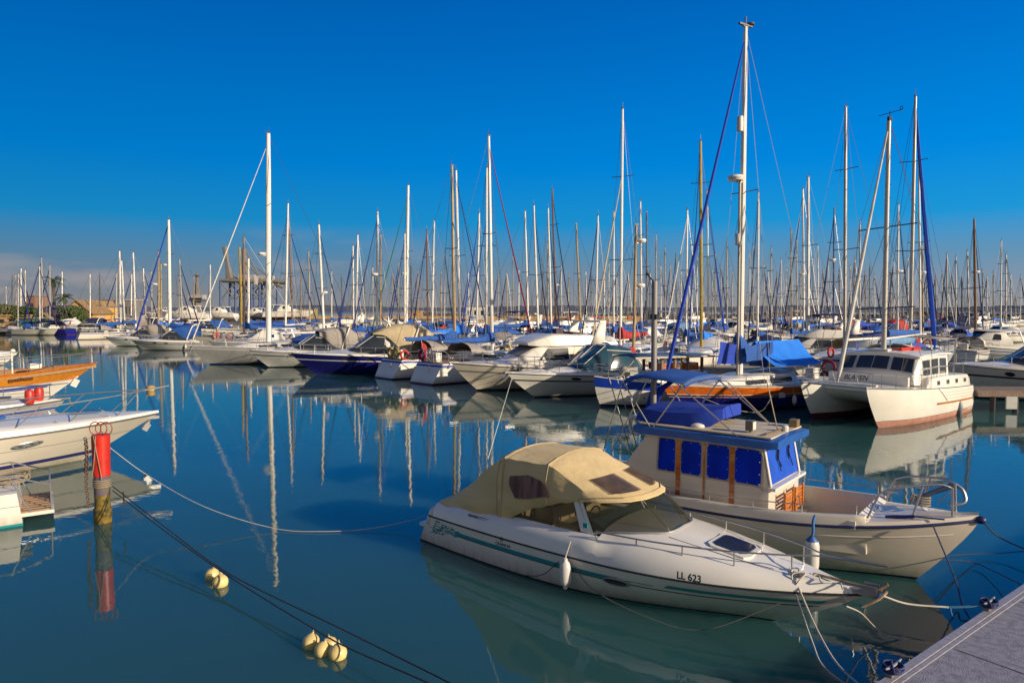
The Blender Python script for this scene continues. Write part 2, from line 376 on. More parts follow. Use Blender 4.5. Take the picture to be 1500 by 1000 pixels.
# ================================================================ WATER AND LAND
def grid_water():
    mb = MB(); mb.add([(-9000, -300, 0), (9000, -300, 0), (9000, 16000, 0), (-9000, 16000, 0)], [(0, 1, 2, 3)])
    m = bpy.data.materials.new('harbour_water'); m.use_nodes = True; t = m.node_tree; L = t.links.new; b = t.nodes['Principled BSDF']
    b.inputs['Base Color'].default_value = (.001, .040, .046, 1); b.inputs['Roughness'].default_value = .015; b.inputs['IOR'].default_value = 1.50
    # murky water lets the light spread sideways under the surface
    b.subsurface_method = 'BURLEY'; b.inputs['Subsurface Weight'].default_value = 1; b.inputs['Subsurface Scale'].default_value = 2.2; b.inputs['Subsurface Radius'].default_value = (.6, 1, 1)
    tc = t.nodes.new('ShaderNodeTexCoord')
    def noise(sx, sy, det, rot=0):
        mp = t.nodes.new('ShaderNodeMapping'); L(tc.outputs['Object'], mp.inputs[0]); mp.inputs['Scale'].default_value = (sx, sy, 1); mp.inputs['Rotation'].default_value = (0, 0, rot)
        n = t.nodes.new('ShaderNodeTexNoise'); L(mp.outputs[0], n.inputs[0]); n.inputs['Scale'].default_value = 1; n.inputs['Detail'].default_value = det; return n.outputs[0]
    def ma(op, a, b_):
        n = t.nodes.new('ShaderNodeMath'); n.operation = op
        for i, v in enumerate((a, b_)):
            if isinstance(v, (int, float)): n.inputs[i].default_value = v
            else: L(v, n.inputs[i])
        return n.outputs[0]
    h = ma('ADD', ma('MULTIPLY', noise(.9, 1.3, 2, .3), .55), ma('MULTIPLY', noise(3.6, 6.5, 2, -.4), .17))
    bp = t.nodes.new('ShaderNodeBump'); L(h, bp.inputs['Height']); bp.inputs['Strength'].default_value = 1; bp.inputs['Distance'].default_value = .0075
    L(bp.outputs[0], b.inputs['Normal'])
    # murky teal varies with depth and silt
    r = t.nodes.new('ShaderNodeValToRGB'); L(noise(.03, .03, 3), r.inputs[0]); e = r.color_ramp.elements
    e[0].position = .3; e[0].color = (.022, .076, .078, 1); e[1].position = .7; e[1].color = (.032, .100, .096, 1); L(r.outputs[0], b.inputs['Base Color'])
    return struct(mb.build('water', m, smooth=False))
grid_water()
# foreground quay, lower right
qz = .55
a_, b_ = P(1284, 1003, qz), P(1500, 857, qz); dr_ = (b_ - a_).normalized(); nr_ = Vector((dr_.y, -dr_.x, 0))
A0 = a_ - dr_ * 9; B0 = b_ + dr_ * 14
quaym = mat('quay_paving', (.27, .265, .315), .9, c2=(.18, .175, .21), scale=9, bump=.7, bscale=60)
q = MB(); w_ = 6.0
q.loft([[tuple(A0 + nr_ * .16 + Vector((0, 0, d))) , tuple(A0 + nr_ * w_ + Vector((0, 0, d)))] for d in (0,)] + [[tuple(B0 + nr_ * .16), tuple(B0 + nr_ * w_)]])
q.loft([[tuple(A0 + nr_ * .14 + Vector((0, 0, -.02))), tuple(A0 + nr_ * .14 + Vector((0, 0, -1.2)))], [tuple(B0 + nr_ * .14 + Vector((0, 0, -.02))), tuple(B0 + nr_ * .14 + Vector((0, 0, -1.2)))]])
struct(q.build('quay', quaym, smooth=False))
kerbm = mat('quay_edge_metal', (.36, .34, .38), .5, metal=.2, var=.25, scale=12)
k = MB(); L_ = (B0 - A0).length; ang = atan2(dr_.y, dr_.x)
mid = (A0 + B0) / 2
k.box(mid + nr_ * .05 + Vector((0, 0, -.05)), (L_, .10, .16), 0, ang); k.box(mid + nr_ * .135 + Vector((0, 0, -.01)), (L_, .05, .05), 0, ang)
struct(k.build('kerb', kerbm, smooth=False))
jm = MB()
for i in range(int(L_ / 2.4)):
    p0 = A0 + dr_ * (1.1 + 2.4 * i) + nr_ * .18 + Vector((0, 0, .004)); p1 = p0 + nr_ * (w_ - .3)
    jm.add([p0 - dr_ * .008, p0 + dr_ * .008, p1 + dr_ * .008, p1 - dr_ * .008], [(0, 1, 2, 3)])
struct(jm.build('quay_joint', mat('joint_dark', (.05, .05, .06), .9), smooth=False))
def cleat(px, py, label):
    p = P(px, py, qz + .03) ; r = thing('mooring_cleat', label, 'cleat', p + nr_ * .04, ang)
    c = MB(); c.box((0, 0, .02), (.26, .09, .03)); c.tube([(-.07, 0, .02), (-.07, 0, .09)], .022, 8); c.tube([(.07, 0, .02), (.07, 0, .09)], .022, 8)
    c.tube([(-.2, 0, .12), (-.1, 0, .1), (.1, 0, .1), (.2, 0, .12)], [.012, .022, .022, .012], 8); c.build('horn', mat('galvanised', (.28, .28, .30), .5, metal=.6), r)
    c = MB()
    for i in range(4): c.torus((0, 0, .045 + i * .022), .09 + .02 * (i % 2), .013, sx=1.3 - .1 * i)
    for i in range(2): c.tube(curvy([(-.15, -.08, .07 + .02 * i), (0, .02, .13), (.15, .07, .06)], 4), .014, 6)
    c.build('rope_turns', mat('rope_navy', (.03, .04, .13), .8), r); return r
cleat(1444, 889, 'mooring cleat wound with dark rope on the quay edge at the right side')
cleat(1303, 984, 'mooring cleat with rope turns on the quay edge at the bottom of the photo')
# distant breakwater and hills on the horizon
rock = mat('breakwater_rock', (.15, .115, .09), .9, c2=(.05, .04, .035), scale=.4, bump=1, bscale=.8)
def ridge(name, x0, x1, y, h, dep, m, jag, n=240, seed=1, z0=-.5):
    rr = random.Random(seed); secs = []
    for i in range(n + 1):
        x = x0 + (x1 - x0) * i / n; hh = h * (.75 + .25 * sin(i * .11 + seed)) + rr.uniform(-jag, jag)
        secs.append([(x, y - dep + rr.uniform(-1, 1), z0), (x + rr.uniform(-.5, .5), y - dep * .5, hh * .55 + rr.uniform(-jag, jag)), (x, y, hh), (x, y + dep, z0)])
    mb = MB(); mb.loft(secs); return mb.build(name, m, smooth=False)
struct(ridge('breakwater', -60, 620, 400, 3.4, 9, rock, .5, 500, 2))
struct(ridge('headland', -2600, 2600, 3200, 20, 300, mat('far_land', (.10, .11, .13), .9, c2=(.06, .07, .09), scale=.02), 2.5, 260, 5))
sandst = mat('sandstone', (.52, .34, .14), .85, c2=(.38, .24, .10), scale=.8)
q = MB(); q.box((0, 260, .55), (150, 2.2, 2.3)); q.box((0, 260.2, 1.9), (150, 1.2, .5))
tag(q.build('sea_wall', sandst, loc=(-25, 0, 0), smooth=False), 'long low sandstone sea wall behind the masts near the horizon', 'wall')
# land on the left, behind the far boats
landm = mat('quay_land', (.20, .17, .13), .9, c2=(.12, .10, .08), scale=.3)
q = MB(); q.prism([(-600, 138), (-88, 138), (-62, 160), (-45, 210), (-20, 225), (-10, 330), (-600, 330)], -.6, 1.15)
struct(q.build('harbour_land', landm, smooth=False))
leafm = mat('foliage', (.07, .10, .02), .8, c2=(.02, .04, .01), scale=1.2); leafo = mat('foliage_olive', (.13, .12, .03), .8, c2=(.05, .06, .015), scale=1.2)
barkm = mat('bark', (.16, .10, .06), .9, c2=(.09, .06, .04), scale=4)
def tree(px, pytop, pybase, Y, wpx, label, lm, seed):
    rr = random.Random(seed); b = PD(px, pybase, Y); b.z = 1.1; top = PD(px, pytop, Y).z; H = top - b.z; R = wpx / F * Y / 2
    o = thing('broadleaf_tree', label, 'tree', b)
    t = MB(); t.tube([(0, 0, 0), (.1, 0, H * .3), (0, .1, H * .7)], [.28, .22, .08], 7)
    for i in range(6):
        a = rr.uniform(0, 6.3); t.tube([(0, 0, H * rr.uniform(.25, .45)), (cos(a) * R * .6, sin(a) * R * .6, H * rr.uniform(.55, .85))], [.12, .04], 5)
    t.build('trunk', barkm, o)
    c = MB(); cl = [(rr.uniform(-.8, .8) * R, rr.uniform(-.6, .6) * R, H * rr.uniform(.3, .85), rr.uniform(.25, .45) * R) for _ in range(16)]
    for i in range(2600):
        x, y, z, r = rr.choice(cl); d = Vector((rr.gauss(0, 1), rr.gauss(0, 1), rr.gauss(0, 1))).normalized() * r * rr.uniform(.55, 1.1)
        p = Vector((x, y, min(max(z + d.z * .8, .3), H))) + Vector((d.x, d.y, 0)); s_ = rr.uniform(.12, .3)
        u = Vector((rr.gauss(0, 1), rr.gauss(0, 1), rr.gauss(0, 1))).normalized(); v = u.orthogonal().normalized()
        c.add([p - u * s_, p + v * s_ * .6, p + u * s_, p - v * s_ * .6], [(0, 1, 2, 3)])
    c.build('crown', lm, o, smooth=False)
tree(8, 446, 476, 150, 46, 'low olive green tree at the left edge above the sandstone wall', leafo, 1)
tree(38, 447, 478, 147, 34, 'green tree between the left edge and the palm, over the green hut', leafm, 2)
tree(104, 448, 478, 150, 36, 'dark green bushy tree in front of the yellow gabled house', leafm, 3)
tree(118, 452, 478, 153, 22, 'small olive tree at the right foot of the yellow gabled house', leafo, 4)
def palm(px, pytop, pybase, Y, label, seed, nf=30, fr=2.6):
    rr = random.Random(seed); b = PD(px, pybase, Y); b.z = 1.1; H = PD(px, pytop, Y).z - 1.1 - .8
    o = thing('palm_tree', label, 'palm tree', b); t = MB()
    t.tube([(.15 * sin(i * .5), 0, H * i / 8) for i in range(9)], [.38, .3, .27, .25, .25, .25, .27, .32, .2], 9)
    t.build('trunk', barkm, o); c = MB()
    for i in range(nf):
        a = i * 2.4 + rr.uniform(-.3, .3); e = rr.uniform(-.6, 1.2); L = fr * rr.uniform(.8, 1.1); pts = []
        for k in range(7):
            f = k / 6; r = L * f * cos(e * .6) ; z = H + L * (sin(e) * f - .55 * f * f); pts.append(Vector((cos(a) * r, sin(a) * r, z)))
        for k in range(1, 7):
            d = (pts[k] - pts[k - 1]); sdv = Vector((-sin(a), cos(a), 0))
            for sg in (-1, 1):
                for h in (0, .5):
                    p = pts[k - 1] + d * h; tip = p + d * .7 + sdv * sg * (.55 * (1 - abs(k - 3.5) / 5)) + Vector((0, 0, -.22)); c.add([p, p + d * .35, tip], [(0, 1, 2)])
    for i in range(30):   # hanging skirt of dead fronds
        a = rr.uniform(0, 6.3); z = H - rr.uniform(0, 1.3); r = .34; c.add([(cos(a) * r, sin(a) * r, z), (cos(a + .5) * r, sin(a + .5) * r, z), (cos(a + .25) * .75, sin(a + .25) * .75, z - .7)], [(0, 1, 2)])
    c.build('crown', mat('palm_leaf', (.06, .09, .02), .6, c2=(.03, .05, .01)), o, smooth=False)
palm(80, 406, 477, 158, 'tall palm tree rising above the boats left of the yellow gabled house', 1)
palm(95, 430, 477, 156, 'shorter palm tree just right of the tall palm', 2, 26, 2.2)
# buildings on the far left quay
ochre = mat('ochre_wall', (.62, .38, .11), .85, c2=(.52, .30, .09), scale=.6); tile = mat('roof_tiles', (.34, .21, .09), .8, c2=(.24, .15, .07), scale=2)
purple = mat('dark_cladding', (.07, .06, .12), .7); greyw = mat('grey_wall', (.20, .18, .17), .8); dkwin = mat('dark_window', (.03, .03, .035), .2)
def house(px0, px1, pytop, Y, label, wm, rm, gable=.35, dep=8, pyeave=None, wins=3, name='house'):
    a, b = PD(px0, 480, Y), PD(px1, 480, Y); w = b.x - a.x; top = PD(px0, pytop, Y).z - 1.1; ev = top * (1 - gable)
    o = thing(name, label, 'building', ((a.x + b.x) / 2, Y, 1.15))
    m = MB(); m.box((0, dep / 2, ev / 2), (w, dep, ev))
    if gable: m.add([(-w / 2, 0, ev), (w / 2, 0, ev), (0, 0, top - .15), (-w / 2, dep, ev), (w / 2, dep, ev), (0, dep, top - .15)], [(0, 1, 2), (4, 3, 5)])
    m.build('wall', wm, o, smooth=False)
    r = MB()
    if gable:
        for s_ in (-1, 1):
            r.loft([[(s_ * (w / 2 + .3), -.4, ev - .12), (0, -.4, top - .05)], [(s_ * (w / 2 + .3), dep + .4, ev - .12), (0, dep + .4, top - .05)]]); r.loft([[(s_ * (w / 2 + .3), -.4, ev + .06), (0, -.4, top + .12)], [(s_ * (w / 2 + .3), dep + .4, ev + .06), (0, dep + .4, top + .12)]])
            r.loft([[(s_ * (w / 2 + .3), -.4, ev - .12), (0, -.4, top - .05)], [(s_ * (w / 2 + .3), -.4, ev + .06), (0, -.4, top + .12)]])
    else: r.box((0, dep / 2, ev + .12), (w + .6, dep + .6, .24))
    r.build('roof', rm, o, smooth=False)
    for i in range(wins):
        x = -w / 2 + w * (i + .5) / wins; f = MB(); f.box((x, -.03, ev * .52), (min(1.2, w / wins * .5), .06, ev * .35)); f.build('window', dkwin, o, smooth=False)
house(94, 132, 440, 168, 'ochre yellow gabled house right of the palms', ochre, tile, .45)
house(112, 137, 450, 160, 'lower ochre lean building in front of the yellow gabled house', ochre, tile, .4, wins=2)
house(133, 147, 450, 175, 'small ochre hut with flat roof right of the gabled yellow house', ochre, greyw, 0, wins=1)
house(135, 146, 441, 190, 'small brown gabled block behind the flat roofed ochre hut', greyw, tile, .4, wins=1)
house(62, 88, 448, 152, 'dark purple shed behind the palm trunks', purple, purple, .2, wins=1, name='shed')
house(50, 78, 459, 149, 'low shed with red brown tiled roof left of the palm trunks', ochre, tile, .6, wins=2, name='shed')
house(-6, 42, 463, 146, 'long low sandstone kiosk at the left edge', sandst, sandst, 0, wins=3, name='kiosk')
house(27, 46, 467, 143.5, 'small green hut in front of the sandstone kiosk', mat('green_wall', (.05, .14, .05), .7), greyw, 0, wins=1, name='hut')
house(147, 160, 440, 200, 'grey open shed with dark opening beneath the two close masts', greyw, greyw, 0, wins=1, name='shed')
house(158, 196, 440, 215, 'long flat roofed store with pale roof edge left of the tall blue sail mast', greyw, mat('pale_roof', (.5, .48, .44), .7), 0, wins=5, name='store')
house(36, 52, 434, 230, 'brown scaffolded tower block left of the far palm', mat('brick_brown', (.25, .14, .09), .8), greyw, 0, wins=2, name='block')
house(432, 458, 452, 300, 'olive yellow shed behind the white mast on the far quay', mat('olive_wall', (.32, .25, .06), .8), greyw, 0, wins=2, name='shed')
house(600, 616, 456, 290, 'small orange brick hut on the sea wall', mat('orange_brick', (.45, .22, .08), .8), sandst, 0, wins=1, name='hut')
house(683, 712, 449, 240, 'white harbour office behind the twin masts', mat('white_wall', (.6, .56, .5), .8), greyw, 0, wins=3, name='office')
# harbour cranes
crblue = mat('crane_blue', (.03, .07, .20), .6); crgrey = mat('crane_grey', (.17, .15, .13), .7); crwhite = mat('crane_house', (.40, .37, .34), .6)
def gantry(label, Y, px0, px1, legx, boom, names):
    o = thing('gantry_crane', label, 'crane', (PD((px0 + px1) / 2, 470, Y).x, Y, 1.0)); X0 = o.location.x
    lp = lambda px, py, dy=0: Vector((PD(px, py, Y).x - X0, dy, PD(px, py, Y).z - 1.0))
    m = MB()
    for px in legx:
        for dy in (0, 14): m = MB(); m.tube([Vector((lp(px, 470).x, dy, 0)), lp(px, 411, dy)], .7, 4); m.build('leg', crblue, o)
    for dy in (0, 14):
        m = MB(); m.tube([lp(px0, 411, dy), lp(px1, 413, dy)], 1.1, 4)
        for i in range(len(legx) - 1): m.tube([lp(legx[i], 440, dy), lp(legx[i + 1], 413, dy)], .35, 4); m.tube([lp(legx[i], 413, dy), lp(legx[i + 1], 440, dy)], .35, 4)
        n = 10
        for i in range(n): m.tube([lp(px0 + (px1 - px0) * i / n, 411, dy), lp(px0 + (px1 - px0) * (i + .5) / n, 407, dy), lp(px0 + (px1 - px0) * (i + 1) / n, 411, dy)], .25, 4)
        m.build('girder', crgrey, o)
    m = MB()
    for (x0, y0), (x1, y1), r in boom: m.tube([lp(x0, y0, 7), lp(x1, y1, 7)], r, 6)
    m.build('boom', crgrey, o)
    for (x, y, w, h) in names:
        m = MB(); c = lp(x, y, 6); m.box(c, (w, 6, h)); m.build('machine_house', crwhite, o, smooth=False)
gantry('blue legged dock gantry crane with its grey boom raised, left of the tall white mast', 420, 322, 372, (323, 345, 368), [((322, 360), (326, 385), (1.7, 1.2)), ((326, 384), (330, 408), (1.3, 2.6)), ((326, 392), (342, 410), .5), ((349, 380), (372, 402), .5)], [(358, 409, 10, 6)])
gantry('dock gantry crane with a dark lattice arm reaching right of the tall white mast', 440, 350, 408, (352, 372, 395), [((372, 392), (392, 408), .5), ((392, 411), (409, 421), (1.6, .8)), ((351, 363), (353, 400), (1.4, 2.0)), ((353, 365), (372, 400), .4)], [(382, 410, 12, 6)])
m = MB(); Yt = 380; o = thing('control_tower', 'slim grey harbour tower with a white cabin between the blue sail mast and the cranes', 'tower', (PD(290, 470, Yt).x, Yt, 1))
zt = lambda py: PD(290, py, Yt).z - 1
m.tube([(0, 0, 0), (0, 0, zt(438))], [2.2, 1.8], 8); m.tube([(0, 0, zt(432)), (0, 0, zt(416)), (0, 0, zt(415)), (0, 0, zt(399))], [1.5, 1.2, .8, .5], 8); m.build('mast_tower', crgrey, o)
m = MB(); m.box((0, 0, zt(435)), (8, 5, 2.4)); m.build('cabin', crwhite, o, smooth=False)
m = MB(); m.box((0, 0, zt(439)), (7, 5, 2)); m.box((0, 0, zt(404)), (2, 2, 1)); m.build('gallery', mastdark, o, smooth=False)
# ================================================================ HERO: runabout with the sand canopy
def frame(o, rz):
    """pixel -> local coordinates on the vertical plane y = yl of a boat at o turned by rz"""
    h = Vector((cos(rz), sin(rz), 0)); n = Vector((-sin(rz), cos(rz), 0)); o = Vector((o[0], o[1], 0))
    def side(px, py, yl):
        r = ray(px, py); c = Vector((0, 0, CZ)); t = (yl - (c - o).dot(n)) / r.dot(n); p = c + r * t - o
        return Vector((p.dot(h), yl, p.z))
    def lev(px, py, z):
        p = P(px, py, z) - o; return Vector((p.dot(h), p.dot(n), z))
    return side, lev
def loc2(root, p):   # world -> local of a turned root
    R = Matrix.Rotation(-root.rotation_euler.z, 3, 'Z'); return R @ (Vector(p) - root.location)
seeglass = mat('clear_tint', (.035, .038, .018), .04, var=.2)
seeglass.node_tree.nodes['Principled BSDF'].inputs['Alpha'].default_value = .66
plastic = mat('clear_plastic', (.09, .05, .045), .12, var=.5, c2=(.03, .02, .03), scale=4)
plastic.node_tree.nodes['Principled BSDF'].inputs['Alpha'].default_value = .72
def runabout():
    O = (-1.152, 15.245); rz = radians(-40.37); R = thing('motorboat', 'white open motorboat with sand canvas canopy and teal splash stripe in the foreground', 'motorboat', (O[0], O[1], 0), rz)
    side, lev = frame(O, rz)
    H = Hull(8.3, 2.56, .62, .79, rake=1.32, tr=-.36, x00=.14, tw=.88, tm=.45, q=2.5, ra=.93, rb=.34, fl=.8, dr=.4, sp=1.8, ae=3.6)
    H.shell((0, .05, .12, .3, .5, .7, .85, .95, 1), lambda k, t: 1 if k < .05 else 0, 36).build('hull', [white, blackant], R)
    mb = MB(); H.line(mb, 0, 1, 1, .018, n=30); H.line(mb, .02, .98, .62, .005, n=24); mb.build('rub_rail', black, R)
    mb = MB(); H.band(mb, .13, .60, .635, .745, m=0, n=20); H.band(mb, .70, .97, .71, .80, n=12); H.band(mb, .12, .97, .60, .615, n=26, m=1); H.band(mb, .62, .68, .70, .715, n=4, m=1)
    rr = random.Random(4)   # splash of short flecks at the stern
    for i in range(130):
        f = rr.random(); t = .03 + .10 * f; k = .66 + rr.uniform(-.26, .24) * (1 - .6 * f) + .02; dt_ = rr.uniform(.006, .014)
        for sd in (-1, 1):
            a = H.pt(t, k, sd); b = H.pt(t + dt_, k + rr.uniform(-.02, .02), sd); y = Vector((0, sd * .008, 0)); u = Vector((0, 0, .012)); mb.add([a + y - u * .3, (a + b) / 2 + y - u, b + y, (a + b) / 2 + y + u], [(0, 1, 2, 3)])
    mb.build('stripe', [teal, mat('stripe_dark', (.03, .05, .06), .4)], R)
    # moulded deck
    mb = MB(); secs = []; xs = [.14, .5, 1.2, 1.9, 2.6, 3.3, 4.0, 4.28, 4.3, 4.7, 5.1, 5.5, 6, 6.5, 7, 7.4, 7.75, 8.0, 8.2, 8.29]
    for x in xs:
        t = H.t_at(x); e = H.pt(t, 1, 1); w, z = e.y, e.z; I = lambda a, f: max(w - min(a, w * f), 0)
        if x < 4.29: u_ = min(1, max(0, (x - .6) / 1.8)) * .09; hp = [(w, z), (w - .03, z + .16), (w - .12, z + .26 + u_ * .6), (w - .26, z + .30 + u_), (w - .34, z + .26 + u_), (w - .37, .42), (0, .42)]
        else:
            g = 1 if x < 5.2 else max(0, 1 - (x - 5.2) / 2.9) ; g = .12 + .88 * g
            hp = [(w, z), (I(.03, .1), z + .16 * (.3 + .7 * g)), (I(.12, .3), z + .28 * (.25 + .75 * g)), (I(.22, .5), z + .38 * (.2 + .8 * g)), (I(.5, .7), z + .49 * g), (I(.85, .85), z + .54 * g), (0, z + .56 * g)]
        secs.append([(e.x, y, q) for y, q in hp] + [(e.x, -y, q) for y, q in reversed(hp[:-1])])
    mb.loft(secs, cap0=True); mb.build('deck', white, R, angle=50)
    dk = lambda x, y: None
    def deckz(x, y):
        for a, b in zip(secs, secs[1:]):
            if a[0][0] <= x <= b[0][0]:
                f = (x - a[0][0]) / (b[0][0] - a[0][0]); y = abs(y)
                for j in range(6):
                    ya, yb = a[j][1] * (1 - f) + b[j][1] * f, a[j + 1][1] * (1 - f) + b[j + 1][1] * f
                    if yb <= y <= ya + 1e-6: za, zb = a[j][2] * (1 - f) + b[j][2] * f, a[j + 1][2] * (1 - f) + b[j + 1][2] * f; return za + (zb - za) * ((y - ya) / (yb - ya) if yb != ya else 0)
        return 1.0
    # swim platform, stern fender
    mb = MB(); mb.box((-.08, 0, .33), (.4, 2.0, .07)); mb.build('swim_platform', white, R)
    fender(R, (.06, -1.04, .34), .55, .12, tilt=(.0, .45, .2), top=(.1, 0, .7))
    # interior: seats, dashboard
    mb = MB(); mb.box((3.45, -.45, .75), (.5, .5, .55)); mb.box((3.2, -.45, 1.05), (.14, .5, .5), ry=-.15); mb.box((3.45, .45, .75), (.5, .5, .55)); mb.box((3.2, .45, 1.05), (.14, .5, .5), ry=-.15); mb.box((1.2, 0, .65), (.5, 1.7, .4)); mb.box((2.5, -.7, .7), (1.0, .3, .45)); mb.build('seat', mat('seat_vinyl', (.68, .55, .26), .6), R)
    mb = MB(); mb.box((4.15, 0, 1.02), (.35, 1.5, .3), ry=.3); mb.build('dashboard', mat('dash', (.05, .09, .09), .5), R)
    mb = MB(); mb.torus((3.88, -.42, 1.2), .17, .015, axis='X'); mb.build('steering_wheel', black, R)
    # windscreen
    def bot(u): x = 4.12 + 1.32 * (1 - abs(u) ** 4); y = u * .97; return Vector((x, y, deckz(x, y) + .012))
    def topp(u): return Vector((3.86 + 1.02 * (1 - abs(u) ** 3.4), u * .89, 1.58 + .09 * (1 - u * u)))
    mb = MB(); us = [-1 + 2 * i / 20 for i in range(21)]
    mb.loft([[bot(u) * (1 - f) + topp(u) * f + Vector((.05 * sin(pi * f), 0, 0)) for u in us] for f in (0, .33, .66, 1)]); g = mb.build('windscreen', seeglass, R)
    mb = MB(); mb.tube([bot(u) + Vector((.01, 0, .01)) for u in us], .016, 6); mb.tube([topp(u) for u in us], .014, 6)
    for u in (-1, 1): mb.tube([bot(u), topp(u)], .03, 6)
    for u in (-.42, .42): mb.tube([bot(u), topp(u)], .010, 6)
    mb.build('windscreen_frame', mat('frame_light', (.5, .5, .5), .3, metal=.5), g)
    mb = MB()
    for sd in (-1, 1):
        a = [Vector((4.0, sd * .985, 1.08)), Vector((3.3, sd * 1.0, 1.07)), Vector((2.3, sd * 1.0, 1.02))]; b = [Vector((3.84, sd * .895, 1.56)), Vector((3.1, sd * .93, 1.38)), Vector((2.4, sd * .97, 1.12))]
        mb.loft([a, b])
    sg = mb.build('side_window', seeglass, R)
    mb = MB()
    for sd in (-1, 1): mb.loft([[Vector((4.24, sd * 1.0, 1.06)), Vector((3.92, sd * .905, 1.60))], [Vector((3.96, sd * 1.0, 1.06)), Vector((3.74, sd * .915, 1.56))]]); mb.box((4.06, sd * 1.0, 1.19), (.09, .02, .08), 1)
    mb.build('pillar', [white, teal], R)
    # canopy
    def Sx(x, pts): return [Vector((x, y, z)) for y, z in pts]
    C = [Sx(.32, [(.98, .90), (.93, .93), (.82, .95), (.66, .97), (.45, .98), (.2, .99), (0, 1.0)]),
         Sx(.9, [(1.04, .86), (1.0, 1.00), (.95, 1.12), (.87, 1.24), (.62, 1.29), (.3, 1.32), (0, 1.33)]),
         Sx(1.45, [(1.05, .84), (1.03, 1.12), (.99, 1.40), (.90, 1.66), (.62, 1.74), (.3, 1.78), (0, 1.79)]),
         Sx(2.0, [(1.06, .82), (1.03, 1.27), (.99, 1.72), (.91, 2.13), (.62, 2.20), (.3, 2.24), (0, 2.25)]),
         Sx(2.12, [(1.06, .80), (1.03, 1.28), (.99, 1.74), (.91, 2.16), (.62, 2.23), (.3, 2.27), (0, 2.28)]),
         Sx(2.35, [(1.05, .98), (1.03, 1.36), (.99, 1.76), (.91, 2.165), (.62, 2.24), (.3, 2.28), (0, 2.29)]),
         Sx(2.75, [(1.03, 1.21), (1.01, 1.50), (.98, 1.83), (.91, 2.17), (.62, 2.25), (.3, 2.295), (0, 2.305)]),
         Sx(3.16, [(1.01, 1.36), (1.0, 1.60), (.97, 1.88), (.90, 2.18), (.62, 2.26), (.3, 2.305), (0, 2.315)]),
         Sx(3.24, [(1.0, 1.39), (.99, 1.61), (.965, 1.87), (.89, 2.15), (.62, 2.245), (.3, 2.29), (0, 2.30)]),
         [Vector(p) for p in ((3.52, .965, 1.47), (3.54, .96, 1.60), (3.60, .94, 1.76), (3.66, .90, 1.90), (3.85, .64, 2.01), (3.95, .32, 2.05), (3.98, 0, 2.06))],
         [Vector(p) for p in ((3.84, .925, 1.555), (3.87, .92, 1.60), (3.98, .905, 1.635), (4.12, .89, 1.665), (4.62, .66, 1.715), (4.80, .34, 1.73), (4.84, 0, 1.735))],
         [Vector(p) for p in ((3.88, .93, 1.53), (3.95, .925, 1.56), (4.1, .905, 1.585), (4.3, .87, 1.61), (4.74, .64, 1.655), (4.90, .34, 1.675), (4.94, 0, 1.68))]]
    C = [[p - Vector((0, 0, .07 * min(1, max(0, (p.z - 1.65) / .4)))) for p in row] for row in C]
    C[9] = [a.lerp(b, .5) + Vector((0, 0, .012)) for a, b in zip(C[8], C[10])]
    C = [row + [Vector((p.x, -p.y, p.z)) for p in reversed(row[:-1])] for row in C]
    rr = random.Random(9)
    def fine(C, n):   # smooth subdivision along the boat, with cloth creases
        out = []
        for j in range(len(C[0])):
            col = [r[j] for r in C]; out.append(curvy(col[:8], n)[:-1] + [a.lerp(b, k / n) for a, b in zip(col[7:], col[8:]) for k in range(n)] + [col[-1]])
        return [[c[i] for c in out] for i in range(len(out[0]))]
    Fn = fine(C, 4)
    for i, row in enumerate(Fn):
        for j, p in enumerate(row):
            jj = min(j, len(row) - 1 - j); fall = 1 if i < 16 else .25
            if jj < 4: row[j] = p + Vector((0, (1 if p.y > 0 else -1) * .034 * fall * sin(i * .9 + jj * 1.7) + 0, .008 * sin(i * 1.3 + jj)))
    mb = MB(); mb.loft(Fn); cp = mb.build('canopy', mat('canopy_sand', (.72, .54, .27), .85, var=.14, scale=1.6, bump=.8, bscale=7, stretch=(.5, 1, 1.6)), R, angle=38)
    md = cp.modifiers.new('s', 'SOLIDIFY'); md.thickness = .012
    mb = MB()
    for r_ in (12, 16, 28, 40): mb.tube([p * 1.0 + Vector((0, 0, .006)) for p in Fn[r_]], .012, 5)
    mb.build('seam', mat('seam', (.45, .34, .18), .8), cp)
    # windows in the canvas: two in front, one each side
    def Gr(a, b):
        i, j = min(int(a), len(Fn) - 2), min(int(b), 11); f, g = a - i, b - j
        return Fn[i][j].lerp(Fn[i + 1][j], f).lerp(Fn[i][j + 1].lerp(Fn[i + 1][j + 1], f), g)
    for j0, j1 in ((3.75, 5.45), (6.55, 8.25)):
        mb = MB(); mb.loft([[Gr(a, j0 + (j1 - j0) * k / 4) + Vector((.014, 0, .022)) for k in range(5)] for a in (36.4, 37.4, 38.4, 39.4)]); mb.build('plastic_window', plastic, cp)
    for sd in (0, 1):
        rows = []
        for a, j0, j1 in ((19.6, 1.7, 2.15), (21.5, 1.0, 2.2), (24, .75, 2.25), (27, .8, 2.0), (29.5, .75, 1.5), (32.2, .65, .95)):
            rows.append([Gr(a, (j if sd == 0 else 12 - j)) + Vector((0, (.035 if sd == 0 else -.035), 0)) for j in (j0, (j0 * 2 + j1) / 3, (j0 + 2 * j1) / 3, j1)])
        mb = MB(); mb.loft(rows); mb.build('plastic_window', mat('crumpled_plastic', (.22, .11, .09), .15, c2=(.05, .015, .025), scale=2.2, stretch=(3, 1, .6), bump=.8, bscale=3), cp)
    # hatch, lights, rails, lettering
    mb = MB(); zc = deckz(6.4, 0); c = lev(1076, 797, zc)
